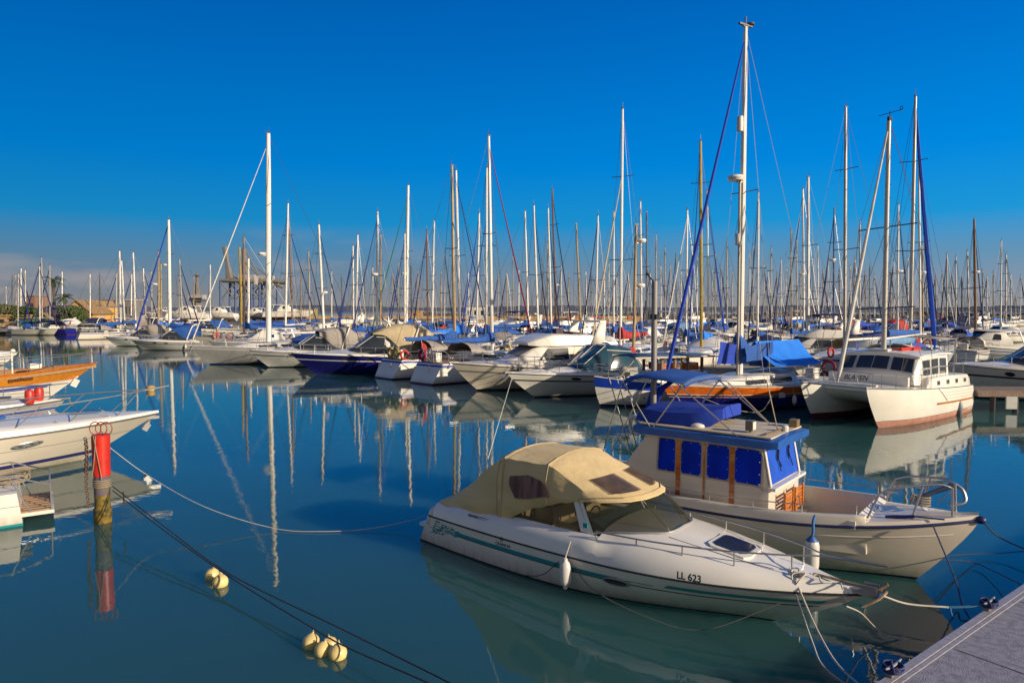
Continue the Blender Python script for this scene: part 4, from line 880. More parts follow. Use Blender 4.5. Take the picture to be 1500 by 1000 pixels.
    a, b = Vector((8.85, 0, 1.85)), tp + Vector((.12, 0, -.5)); mb = MB(); mb.tube([a, a.lerp(b, .05), a.lerp(b, .35), b], [.03, .10, .085, .04], 8); mb.build('furled_sail', mat('sail_grey', (.6, .57, .52), .8, c2=(.42, .40, .38), scale=3, stretch=(1, 1, .6)), R)
    mb = MB()
    for sd in (1, -1):
        mb.tube([(4.1, sd * 2.0, 1.9), (4.5, sd * 1.3, M0.z + (tp.z - M0.z) * .55), (4.55, 0, tp.z)], .010, 4); mb.tube([(4.9, sd * 2.0, 1.9), (4.55, 0, M0.z + (tp.z - M0.z) * .55)], .010, 4); mb.tube([(.3, sd * 1.9, 1.9), (4.5, 0, tp.z)], .009, 4)
    mb.build('rigging', wire, R)
    mb = MB(); mb.tube([(4.4, 0, 3.6), (.6, 0, 3.75)], .07, 8); bm_ = mb.build('boom', alu, R)
    mb = MB(); secs = []
    for i in range(9): x = 4.3 - 3.6 * i / 8; r_ = .20 - .012 * i; secs.append([(x, r_ * .8 * cos(a), 3.80 + r_ * (1.2 if sin(a) > 0 else .8) * sin(a)) for a in [2 * pi * j / 10 for j in range(10)]])
    mb.loft(secs, closed=True, cap0=True, cap1=True); mb.build('sail_cover', cpale if False else cblue, bm_)
    mb = MB(); mb.lathe([(.001, 0), (.10, .1), (.15, .35), (.12, .6), (.03, .75)], 12, (1.55, 2.18, -.05)); mb.build('side_fender', mat('fender_greyblue', (.20, .22, .26), .5), R)
    return R
catamaran()
# ================================================================ sailing boats (each built on its mast in the photo)
SEGS = []
def dmin(px):
    T = ((0, 128), (150, 122), (200, 100), (300, 88), (400, 70), (470, 68), (600, 64), (700, 62), (870, 56), (1000, 52), (1100, 50), (1200, 47), (1340, 46), (1500, 62))
    for (a, b), (c, d) in zip(T, T[1:]):
        if a <= px <= c: return b + (d - b) * (px - a) / (c - a)
    return 62
def free(O, rz, L, gap=2.9):
    h = Vector((cos(rz), sin(rz), 0)); pts = [O + h * L * f for f in (.05, .35, .65, .95)]
    for q in SEGS:
        for a in pts:
            for b in q:
                if abs(a.x - b.x) < gap and abs(a.y - b.y) < gap and (a - b).length < gap: return False
    SEGS.append(pts); return True
def occupy(O, rz, L): h = Vector((cos(rz), sin(rz), 0)); SEGS.append([Vector(O) + h * L * f for f in (.05, .25, .45, .65, .85)])
MASTM = dict(w=alu, g=alug, t=masttan, y=mastgold, b=mastwood, d=mastdark, u=mastblue)
JIBB = cloth('sail_strip_blue', (.012, .03, .16))
COV = dict(b=cblue, B=cbright, r=cred, w=cwhite, n=cnavy, t=cbeige, g=cgrey, k=cgreen, p=cpale, m=cmar, R=croyal, S=csail)
def sailboat(label, xt, yt, xb, d=None, px=2.5, mm='w', jib=None, side=-1, cover='b', hood='b', hull=None, stripe=None, radar=(), spr=(.55,), L=None, group=None, head=None, boom='cover', extra=None, mz=None, Hm=None, det=None, fb=None, tr=-.35):
    rr = random.Random(int(xt * 7 + yt)); Hm = Hm or rr.uniform(12.5, 15.5)
    auto = d is None
    dm = dmin(xb)
    for tr_ in range(26):
        if auto:
            hh = Hm + tr_ * .35 * (1 if tr_ % 2 else -.6); d = min((hh - 5) * 1000 / max(452 - yt, 14), 330)
            d = max(d, dm + rr.uniform(0, 6) + tr_ * 1.0)
        base = PD(xb, 480, d); base.z = 0; top = PD(xt, yt, d)
        ll = L or min(max(top.z * rr.uniform(.72, .82), 7.5), 15)
        if head is not None: rz = radians(head)
        else:
            a0 = 30 if xb > 500 else 40
            if jib: # turn the boat so that the foot of the furled sail falls where the photo has it
                J = .42 * ll; best = []
                for q_ in range(-14, 76, 2):
                    an = radians(180 + q_ if side < 0 else q_); bx, by = base.x + J * cos(an), base.y + J * sin(an); best.append((abs(750 + F * bx / by - jib[0]), q_))
                a0 = min(best)[1]
            rz = radians((180 + a0) if side < 0 else a0)
        h = Vector((cos(rz), sin(rz), 0)); xm = .58 * ll; O = base - h * xm
        if not auto or free(O, rz, ll, 2.6 if d < 130 else 2.0): break
    if not auto: occupy(O, rz, ll)
    det = det if det is not None else (2 if d < 75 else 1 if d < 150 else 0)
    R = thing('sailboat', label, 'sailboat', O, rz, group or 'sailing boats moored in rows')
    B = ll * rr.uniform(.29, .32); f1 = (fb or .075 * ll + .25)
    H = Hull(ll, B, f1, f1 * 1.28, rake=.11 * ll, tr=tr, x00=-tr, tw=.72, tm=.42, q=2.0, ra=.86, rb=.25, fl=.5, dr=.5, sp=2, sag=.04)
    hm = hull or rr.choice([white, white, white, cream, paleh, white, navy]); sm = stripe or rr.choice([blueh, black, blueh, teal, redant]); bt = rr.choice([blueant, blackant, redant, blueant])
    mf = lambda k, t: 2 if k < .07 else 1 if .84 < k < .92 else 0
    n = (20, 14, 9)[2 - det]
    H.shell((0, .07, .25, .5, .75, .84, .92, 1) if det else (0, .07, .4, .84, .92, 1), mf, n).build('hull', [hm, sm, bt], R)
    H.deck(0, camber=.08, n=n).build('deck', deckm if rr.random() < .7 else teak, R)
    z1 = H.z(.5); hc = .38 + .01 * ll
    cab = Cab([(.80 * ll, .04 * ll, .03 * ll, z1, z1 + .12, .02), (.70 * ll, .075 * ll, .06 * ll, z1 - .02, z1 + hc * .75, .05), (.55 * ll, .105 * ll, .085 * ll, z1 - .04, z1 + hc, .08), (.36 * ll, .11 * ll, .09 * ll, z1 - .04, z1 + hc + .08, .08), (.34 * ll, .11 * ll, .09 * ll, z1 - .04, z1 + hc * .5, .06)])
    ca = cab.shell().build('cabin', white, R, angle=40)
    if det:
        for sd in (-1, 1):
            for a_, b_, c_ in ((.39, .52, .2), (.54, .64, .25)): mb = MB(); cab.win(mb, a_ * ll, b_ * ll, .35, .79, sd, cut=c_); mb.build('window', glass, ca)
    # cockpit hood / bimini
    if hood and det:
        hw = .115 * ll; zc = z1 + hc
        mb = MB(); mb.loft([[(x, hw * cos(a), zc - .15 + (hh) * sin(a) ** .7 if sin(a) > 0 else zc - .15) for a in [pi * j / 8 for j in range(9)]] for x, hh in ((.47 * ll, .12), (.43 * ll, .55), (.37 * ll, .85), (.30 * ll, .92))]); o = mb.build('spray_hood', COV[hood], R)
        if rr.random() < .55:
            mb = MB(); zb = zc + 1.05; mb.loft([[(x, y, zb - .12 * (abs(y) / hw) ** 2 - dz) for y in (-hw * 1.1, -hw * .6, 0, hw * .6, hw * 1.1)] for x, dz in ((.24 * ll, .08), (.18 * ll, 0), (.08 * ll, 0), (.04 * ll, .1))]); mb.build('bimini', COV[hood], R).modifiers.new('s', 'SOLIDIFY').thickness = .03
            mb = MB()
            for sd in (-1, 1):
                for x in (.22, .06): mb.tube([(.14 * ll, sd * hw, z1), (x * ll, sd * hw * 1.05, zb - .12)], .014, 4)
            mb.build('bimini_frame', steel, R)
    # mast
    tl = loc2(R, top); bz = z1 + hc; lean = Vector((xm, 0, 0)); r = px / 2 / F * d * .95
    Mb, Mt = Vector((xm, 0, bz)), Vector((tl.x, tl.y, tl.z))
    mb = MB(); mb.tube([Mb, Mb.lerp(Mt, .5), Mb.lerp(Mt, .8), Mt], [r, r, r * .92, r * .72], 8 if det else 6); ms = mb.build('mast', MASTM[mm], R)
    mb = MB(); q = Mt
    mb.box(q + Vector((0, 0, .06)), (.35, .08, .1)); mb.tube([q, q + Vector((-.05, 0, .55))], .012 + .1 / 1000 * d, 4)
    if rr.random() < .5: mb.tube([q + Vector((0, 0, .1)), q + Vector((.35, .1, .3))], .015, 4)
    mb.build('masthead_gear', mastdark, ms)
    if spr:
        for f in spr:
            mb = MB(); p = Mb.lerp(Mt, f); w = .07 * ll * (1.1 - .3 * f); mb.tube([p + Vector((-.15, -w, .05)), p, p + Vector((-.15, w, .05))], .018 + d * .00022, 4); mb.build('spreader', wire, ms)
    for ry in radar:
        z = loc2(R, PD(xb, ry, d)).z; f = (z - Mb.z) / (Mt.z - Mb.z); p = Mb.lerp(Mt, f); s_ = .30 + d * .0012
        mb = MB(); mb.lathe([(.001, -.1), (s_ * .8, -.12), (s_, 0), (s_ * .9, .1), (.001, .16)], 12, p + Vector((r + s_ * .9, 0, 0))); mb.box(p + Vector((r + .1, 0, -.16)), (.35, .15, .06)); mb.build('radar_dome', white, ms)
    # boom
    if boom:
        zb = bz + .75; e = xm - .42 * ll; mb = MB(); mb.tube([(xm - r, 0, zb), (e, 0, zb + .08)], .07 + d * .0004 if boom == 'bare' else .07, 7); bo = mb.build('boom', alu, R)
        if boom != 'bare':
            cm = COV[cover]; secs = []
            for i in range(10):
                f = i / 9; x = xm + .1 - (xm - e) * f; rad = .22 * (1 - .45 * f) * (ll / 12); hz = rad * (1.5 + (1.9 * (1 - f * 4) if f < .25 else 0)); sag = .03 * sin(f * 14)
                secs.append([(x, rad * cos(a), zb + .06 + sag + (hz if sin(a) > 0 else rad * .9) * sin(a)) for a in [2 * pi * j / 8 for j in range(8)]])
            mb = MB(); mb.loft(secs, closed=True, cap0=True, cap1=True); mb.build('sail_cover', cm, bo)
    # furled headsail
    bow = H.pt(.985, 1, 1, .15); bow.y = 0
    if jib:
        cm = COV[jib[1]] if jib[1] != 'b' else JIBB; a, b = bow, Mb.lerp(Mt, jib[2] if len(jib) > 2 else .95); rj = max(.045, d * .00075) * (jib[3] if len(jib) > 3 else 1)
        mb = MB(); mb.tube([a, a.lerp(b, .04), a.lerp(b, .4), a.lerp(b, .95), b], [.02, rj * 1.25, rj * 1.1, rj * .6, .02], 6); mb.build('furled_sail', cm, R)
    mb = MB(); rw = .008 + d * .00012; y = B * .45; aft = H.pt(0, 1, 1, .05)
    if not jib: mb.tube([bow, Mt], rw, 3)
    mb.tube([Vector((aft.x, 0, aft.z)), Mt], rw, 3)
    for sd in (-1, 1):
        p = Mb.lerp(Mt, spr[0] if spr else .5); w = .07 * ll * (1.1 - .3 * (spr[0] if spr else .5)); sp = p + Vector((-.15, sd * w, .05)); mb.tube([(xm - .1, sd * y, z1), sp, Mt], rw, 3)
        if det: mb.tube([(xm + .3, sd * y, z1), p], rw, 3)
    mb.build('rigging', wire if rr.random() < .6 else wirel, R)
    if det:
        mb = MB(); H.rail(mb, .05, .93, .58, .014 + d * .0001, 7 if det > 1 else 5, ins=.08, over=.0); mb.tube([H.pt(0, 1, -1, .6, .08), H.pt(0, 1, 1, .6, .08)], .016, 5); mb.build('guard_rail', steel, R)
    if det and rr.random() < .6:
        q = H.pt(rr.choice((.02, .1, .8)), 1, rr.choice((-1, 1)), .36, .05); mb = MB(); mb.torus(q, .30, .075, axis=rr.choice('XY'), n=16, k=6); mb.build('lifebuoy', rr.choice([red, yellow, fendw, cmar, mat('buoy_orange', (.60, .12, .06), .6)]), R)
    if det and rr.random() < .3:
        a = H.pt(0, 1, .4, .1, .1); mb = MB(); mb.tube([a, a + Vector((-.35, 0, 1.5))], .02, 5); st_ = mb.build('flagstaff', steel, R); mb = MB(); b_ = a + Vector((-.33, 0, 1.4)); mb.loft([[b_ + Vector((.12 * k + .02, .05 * sin(k * 1.7), -.10 * k - dz)) for k in range(5)] for dz in (0, .2, .45)]); mb.build('flag', rr.choice([cred, croyal, cwhite]), st_)
    if det > 1:
        mb = MB(); mb.box((.12 * ll, 0, z1 + .25), (.5, .5, .7)); mb.torus((.1 * ll, 0, z1 + .62), .42, .02, axis='X'); mb.build('wheel_pedestal', white, R)
        for sd in (-1, 1):
            for t in ((.3, .6) if rr.random() < .6 else (.45,)):
                q = H.pt(t, .9, sd); fender(R, (q.x, q.y + sd * .12, .28), .5, .11, m=fendw if rr.random() < .6 else mat('fender_navy', (.03, .04, .12), .5), top=(0, -sd * .1, .75))
    if mz:  # second, shorter mast
        x = .22 * ll; zt = loc2(R, PD(mz[0], mz[1], d)).z; m2 = MB(); m2.tube([(x, 0, z1), (x, 0, zt)], [r * .7, r * .5], 6); m2.build('mizzen_mast', MASTM[mm], R)
    if extra: extra(R, H, cab, Mb, Mt, d)
    return R
# ================================================================ motor boats
def motorboat(label, O, head, L, style='express', hullm=None, stripe=None, canopy='b', B=None, fb=None, wl=blackant, group=None, det=2, arch=True, kind='motor cruiser', name='motor_cruiser', glassm=None, fend=True, z0=0, sheerb=None, rail=True, antif=None, cat='motorboat', rake=None, bowtop=None, flare=.75):
    rz = radians(head); O = Vector((O[0], O[1], z0)); R = thing(name, label, cat, O, rz, group or 'motor boats moored in rows'); occupy(O, rz, L); rr = random.Random(int(O.x * 13 + O.y))
    B = B or .33 * L; fs = fb or .085 * L + .15; H = Hull(L, B, fs, sheerb or fs * 1.35, rake=rake or .15 * L, tr=-.2, x00=.2, tw=.9, tm=.42, q=2.3, ra=.92, rb=.22, fl=flare, dr=.55 if not z0 else 1.0, sp=1.6)
    hullm = hullm or white; stripe = stripe or blueh; mf = lambda k, t: 2 if k < .06 else 1 if .70 < k < .76 else 0
    n = 22 if det > 1 else 12
    H.shell((0, .06, .2, .4, .6, .70, .76, .88, 1), mf, n).build('hull', [hullm, stripe, antif or wl], R)
    mb = MB(); H.line(mb, 0, 1, 1, .03, n=18); mb.build('rub_rail', mat('rail_grey', (.10, .10, .10), .5), R)
    z = H.z(.6); g = glassm or glass; hw = B / 2
    # moulded deck: crowned foredeck, open cockpit aft
    mb = MB(); secs = []
    for f in (0, .1, .2, .3, .4, .41, .5, .6, .7, .8, .88, .94, .98, 1):
        e = H.pt(f, 1, 1); w, zz_ = e.y, e.z; k = 1 if f < .62 else max(0, 1 - (f - .62) / .38); k = .1 + .9 * k
        hp = [(w, zz_), (w * .97, zz_ + .14 * k + .02), (w * .86, zz_ + .20 * k + .02), (w * .80, zz_ + .22 * k) if f > .405 else (w * .82, zz_ + .1), (w * .4, zz_ + .42 * k) if f > .405 else (w * .8, zz_ - .3), (0, zz_ + .5 * k) if f > .405 else (0, zz_ - .3)]
        secs.append([(e.x, y, q) for y, q in hp] + [(e.x, -y, q) for y, q in reversed(hp[:-1])])
    mb.loft(secs, cap0=True); mb.build('deck', white if hullm is not cream else cream, R, angle=45)
    zd = z + .22
    if style in ('express', 'canopy', 'hardtop'):
        s = L / 10; top = zd + .95 * s + .25
        cab = Cab([(.66 * L, hw * .45, hw * .38, zd, zd + .20, .12), (.62 * L, hw * .66, hw * .55, zd - .05, zd + .36, .12), (.50 * L, hw * .80, hw * .62, zd - .1, top, .08), (.44 * L, hw * .82, hw * .66, zd - .1, top + .02, .08), (.36 * L, hw * .84, hw * .72, zd - .1, top - .15, .06), (.30 * L, hw * .84, hw * .8, zd - .1, zd + .3, .03)])
        if style == 'hardtop':
            cab.shell().build('cabin', white, R, angle=40); mb = MB(); cab.pane(mb, .505 * L, .615 * L, -.92, .92, .02, nx=4)
            for sd in (-1, 1): cab.win(mb, .40 * L, .50 * L, .42, .92, sd, .02, slope1=-.05 * L)
            mb.build('windscreen', g, R)
            mb = MB(); Cab([(.55 * L, hw * .5, hw * .5, top + .02, top + .10, .06), (.46 * L, hw * .74, hw * .72, top, top + .10, .08), (.20 * L, hw * .76, hw * .74, top, top + .10, .06)]).shell(mb); mb.build('hardtop', white, R)
            mb = MB()
            for sd in (-1, 1): mb.tube([(.2 * L, sd * hw * .8, zd), (.24 * L, sd * hw * .74, top)], .06, 5)
            mb.build('hardtop_leg', white, R)
        else:
            mb = cab.shell(); 
            ws = mb.build('windscreen', g, R, angle=40); mb = MB()
            for u in (-.95, 0, .95): mb.tube([cab.top(.62 * L, u) + Vector((.01, 0, .02)), cab.top(.50 * L, u) + Vector((.01, 0, .03))], .025, 4)
            mb.tube([cab.top(.505 * L, u) + Vector((.01, 0, .03)) for u in (-1, -.5, 0, .5, 1)], .025, 4)
            for sd in (-1, 1): mb.tube([cab.side(.5 * L, .98, sd, .01), cab.side(.36 * L, .98, sd, .01), cab.side(.31 * L, .6, sd, .01)], .025, 4)
            mb.build('windscreen_frame', white, ws)
            if canopy:
                C = []
                for x, w, zt, zb in ((.52 * L, hw * .62, top + .06, top - .02), (.44 * L, hw * .74, top + .42 * s, top - .2), (.34 * L, hw * .84, top + .60 * s, zd + .2), (.20 * L, hw * .86, top + .50 * s, zd), (.10 * L, hw * .84, zd + .75 * s, zd), (.03 * L, hw * .8, zd + .16, zd)):
                    C.append([(x, y * w, zb + (zt - zb) * v) for y, v in ((1, 0), (.99, .4), (.93, .75), (.75, .93), (.4, .99), (0, 1), (-.4, .99), (-.75, .93), (-.93, .75), (-.99, .4), (-1, 0))])
                C = [[c[i] for c in cols] for cols in [curvy([r_[j] for r_ in C], 3) for j in range(11)] for i in ()] or [list(r_) for r_ in zip(*[curvy([r_[j] for r_ in C], 3) for j in range(11)])]
                C = [[p + Vector((0, .03 * sin(i * 1.1 + j * 2), .03 * sin(i * .7 + j))) for j, p in enumerate(r_)] for i, r_ in enumerate(C)]
                mb = MB(); mb.loft(C, cap1=True)
                if style == 'express': # short hood instead of a full tent
                    mb = MB(); mb.loft(C[2:11])
                mb.build('canopy', COV[canopy], R, angle=60)
            if arch:
                mb = MB(); mb.tube(curvy([(.30 * L, -hw * .9, zd), (.24 * L, -hw * .82, top + .35 * s), (.22 * L, -hw * .55, top + .62 * s), (.22 * L, hw * .55, top + .62 * s), (.24 * L, hw * .82, top + .35 * s), (.30 * L, hw * .9, zd)], 5), .07, 6); mb.lathe([(.001, 0), (.28, .02), (.3, .12), (.001, .2)], 10, (.22 * L, 0, top + .68 * s)); mb.build('radar_arch', white, R)
    if style == 'fly':
        zs = zd + 1.12; zt = zs + .66
        cab = Cab([(.70 * L, hw * .40, hw * .35, zd, zd + .12, .15), (.66 * L, hw * .55, hw * .46, zd - .1, zd + .35, .15), (.53 * L, hw * .78, hw * .66, zd - .1, zs, .12), (.18 * L, hw * .84, hw * .74, zd - .1, zs, .06), (.10 * L, hw * .84, hw * .74, zd - .1, zs - .1, .06)])
        cab.shell().build('cabin', white, R, angle=40)
        mb = MB(); cab.pane(mb, .54 * L, .65 * L, -.9, .9, .03, nx=4); mb.build('windscreen', mat('cover_grey', (.20, .18, .16), .6), R)
        for sd in (-1, 1):
            mb = MB(); cab.win(mb, .375 * L, .585 * L, .28, .95, sd, .02, cut=.0, slope1=-.09 * L); mb.build('side_window', g, R)
            mb = MB(); cab.win(mb, .19 * L, .365 * L, .28, .95, sd, .02, cut=0, slope0=.06 * L); mb.build('side_window', glassb, R)
        fl = Cab([(.60 * L, hw * .5, hw * .46, zs, zs + .14, .05), (.56 * L, hw * .66, hw * .62, zs - .05, zs + .34, .05), (.46 * L, hw * .78, hw * .72, zs - .06, zt, .04), (.22 * L, hw * .82, hw * .78, zs - .06, zt - .08, .03), (.12 * L, hw * .84, hw * .82, zs - .06, zs + .12, .03), (.06 * L, hw * .84, hw * .82, zs - .06, zs + .1, .03)])
        f_ = fl.shell().build('flybridge', white, R, angle=35)
        mb = MB(); mb.loft([[(.47 * L, y, zt + .02 + 0 * y) for y in (-hw * .6, 0, hw * .6)], [(.44 * L, y, zt + .32) for y in (-hw * .56, 0, hw * .56)]]); mb.build('wind_deflector', seeglass, f_)
        for sd in (-1, 1):
            mb = MB(); mb.loft([[(.24 * L, sd * hw * .84, zs), (.15 * L, sd * hw * .84, zs)], [(.17 * L, sd * hw * .76, zt + .75), (.13 * L, sd * hw * .76, zt + .75)]]); o = mb.build('radar_arch_leg', white, R); o.modifiers.new('s', 'SOLIDIFY').thickness = .09
        mb = MB(); mb.box((.15 * L, 0, zt + .77), (.5, hw * 1.5, .1)); mb.lathe([(.001, 0), (.3, .02), (.32, .15), (.001, .25)], 10, (.15 * L, 0, zt + .83)); mb.tube([(.15 * L, .3, zt + .9), (.12 * L, .3, zt + 2.6)], .02, 4); mb.build('radar_arch', white, R)
        mb = MB(); mb.box((.38 * L, .35, zt - .05), (.5, .5, .7)); mb.box((.30 * L, 0, zt - .15), (.5, hw * 1.1, .5)); mb.build('seat', mat('seat_dark', (.05, .03, .05), .7), f_)
        if canopy:
            mb = MB(); w = hw * .78; mb.loft([[(x, y * w, zt + h_ - .1 * y * y) for y in (-1, -.5, 0, .5, 1)] for x, h_ in ((.50 * L, 1.15), (.46 * L, 1.3), (.30 * L, 1.36), (.22 * L, 1.25))]); mb.build('bimini', COV[canopy], R).modifiers.new('s', 'SOLIDIFY').thickness = .04
            mb = MB()
            for sd in (-1, 1):
                for x in (.48, .38, .24): mb.tube([(.34 * L, sd * w, zt), (x * L, sd * w, zt + 1.2)], .02, 4)
            mb.build('bimini_frame', steel, R)
    for sd in (-1, 1):
        for t_ in ((.66,) if L < 9 else (.55, .70)):
            mb = MB(); p = H.pt(t_, .72, sd); q = [H.pt(t_ + .022 * cos(a) * 1.2, .85 + .07 * sin(a), sd) + Vector((0, sd * .012, 0)) for a in [2 * pi * i / 10 for i in range(10)]]; mb.add(q, [tuple(range(10))]); mb.build('porthole', glass, R)
    if rail:
        mb = MB(); H.rail(mb, .42, .95, .62, .02, 6, ins=.12, mid=det > 1, over=.12, dz=.06); mb.build('bow_rail', steel, R)
    if fend and det > 1:
        for sd in (-1, 1):
            q = H.pt(.3, .9, sd); fender(R, (q.x, q.y + sd * .12, .2), .55, .12, top=(0, -sd * .12, .9))
    if det > 1:
        mb = MB(); e = H.pt(1, 1, 1); mb.box((e.x - .1, 0, e.z + .06), (.6, .18, .06)); mb.tube([(e.x + .1, 0, e.z + .04), (e.x + .25, 0, e.z - .25)], .04, 5); mb.tube([(e.x + .22, -.2, e.z - .22), (e.x + .28, 0, e.z - .32), (e.x + .22, .2, e.z - .22)], .03, 5); mb.build('anchor', steel, R)
        mb = MB(); mb.box((.78 * L, 0, H.z(.78) + .34), (.5, .5, .05)); mb.build('hatch', mat('hatch_smoke', (.05, .05, .06), .2), R)
    return R, H
# ================================================================ FRONT ROW
occupy((20.93, 34.6, 0), radians(-142), 9); occupy((19.9, 36, 0), radians(-142), 9)
# orange and navy ketch with bright blue tarpaulins
def tarps(R, H, cab, Mb, Mt, d):
    rz = R.rotation_euler.z
    def sidep(px, py, yl):
        s_, l_ = frame(R.location, rz); return s_(px, py, yl)
    mb = MB(); rr = random.Random(5)
    for (pts, yy, mt_, nm) in ():
        pass
    a = lambda px, py, y: sidep(px, py, y)
    # boom tent: ridge on the boom, two aprons
    for sgn in (1, -1):
        rows = []
        top_ = [(1105, 500), (1125, 499), (1150, 498), (1170, 497)]; low = [(1137, 537), (1155, 536), (1180, 535), (1206, 531)]
        for i in range(13):
            f = i / 12; k = min(int(f * 3), 2); g = f * 3 - k
            tx = [top_[k][j] + (top_[k + 1][j] - top_[k][j]) * g for j in (0, 1)]; lx = [low[k][j] + (low[k + 1][j] - low[k][j]) * g for j in (0, 1)]
            T = a(tx[0], tx[1], 0); Lw = a(lx[0], lx[1], 1.5); T = Vector((T.x, 0, T.z)); Lw.y *= sgn
            row = []
            for j in range(8):
                v = j / 7; p = T.lerp(Lw, v); p.z -= .22 * sin(pi * v); p += Vector((.03 * sin(j + i * 1.3), .05 * sgn * sin(i * 1.9 + j * .4) * v, .02 * sin(i * 2.3))); row.append(p)
            rows.append(row)
        mb = MB(); mb.loft(rows); o = mb.build('tarpaulin', cbright, R, angle=70)
    for (c0, c1, c2, c3, y, m_) in (((1055, 500), (1079, 505), (1077, 533), (1049, 533), .9, croyal), ((1090, 508), (1132, 500), (1136, 524), (1093, 530), .6, cblue)):
        q = [a(*c, y) for c in (c0, c1, c2, c3)]; mb = MB(); mb.loft([[q[0].lerp(q[1], u).lerp(q[3].lerp(q[2], u), v) + Vector((0, .07 * sin(u * 9 + v * 3), 0)) for u in [i / 8 for i in range(9)]] for v in [i / 5 for i in range(6)]]); mb.build('spray_hood', m_, R)
    mb = MB(); sec = []   # heavy sail cover around the mast foot
    for i in range(7):
        f = i / 6; x = Mb.x + .25 - 2.2 * f; r_ = .38 * (1 - .45 * f); zc = Mb.z + 1.3 - .75 * f; sec.append([(x, r_ * .7 * cos(t), zc + r_ * 1.5 * sin(t) * (1 + .5 * (f < .3))) for t in [2 * pi * j / 10 for j in range(10)]])
    mb.loft(sec, closed=True, cap0=True, cap1=True); mb.build('mast_cover', cblue, R)
    mb = MB()
    H.band(mb, .0, 1, .70, 1.0, off=.02, n=24); mb.build('varnished_bulwark', mat('orange_varnish', (.68, .15, .012), .2, c2=(.5, .09, .01), stretch=(.5, 4, 10), scale=2, coat=.5), R)
    mb = MB(); H.line(mb, 0, 1, .69, .03, n=20); H.line(mb, 0, 1, 1.0, .03, n=20); H.line(mb, 0, 1, .60, .012, n=20); mb.build('rub_rail', mat('tan_line', (.55, .40, .25), .5), R)
    p = sidep(1142, 578, 1.72); mb = MB(); mb.box((p.x, 1.86, p.z), (.42, .05, .25)); mb.build('name_plate', fendw, R)
    # tower of instruments and radar on the mast
    mb = MB(); z = lambda py: loc2(R, PD(1090, py, d)).z
    mb.lathe([(.001, -.12), (.36, -.14), (.42, 0), (.36, .1), (.001, .15)], 16, (Mb.x + .52, 0, z(262))); mb.box((Mb.x + .25, 0, z(267)), (.4, .12, .08)); mb.build('radar_dome', white, R)
    mb = MB(); mb.lathe([(.001, -.38), (.15, -.36), (.17, 0), (.15, .36), (.001, .38)], 12, (Mb.x + .28, 0, z(183))); mb.lathe([(.001, -.3), (.13, -.28), (.13, .28), (.001, .3)], 12, (Mb.x + .30, 0, z(351))); mb.build('radar_reflector', fendw, R)
    mb = MB(); mb.tube([(Mb.x + .28, .1, Mb.z), (Mb.x + .28, .05, z(262))], .07, 8); mb.build('mast_track', alug, R)
    mb = MB(); mb.box((Mt.x, 0, Mt.z + .1), (.9, .12, .08)); mb.lathe([(.001, 0), (.2, .05), (.22, .12), (.001, .16)], 10, (Mt.x - .35, 0, Mt.z + .12)); mb.tube([(Mt.x, 0, Mt.z), (Mt.x, 0, Mt.z + .5)], .04, 6); mb.build('wind_instruments', mastdark, R)
sailboat('navy and orange sailing yacht with bright blue tarpaulins and the tallest white mast', 1092, 40, 1085, d=34.3, px=8.5, mm='w', jib=(988, 'R', .97, 1.7), side=-1, head=-149, hull=navy, stripe=navy, L=12.6, cover='B', hood=None, spr=(.53,), boom='cover', fb=1.15, extra=tarps, det=2)
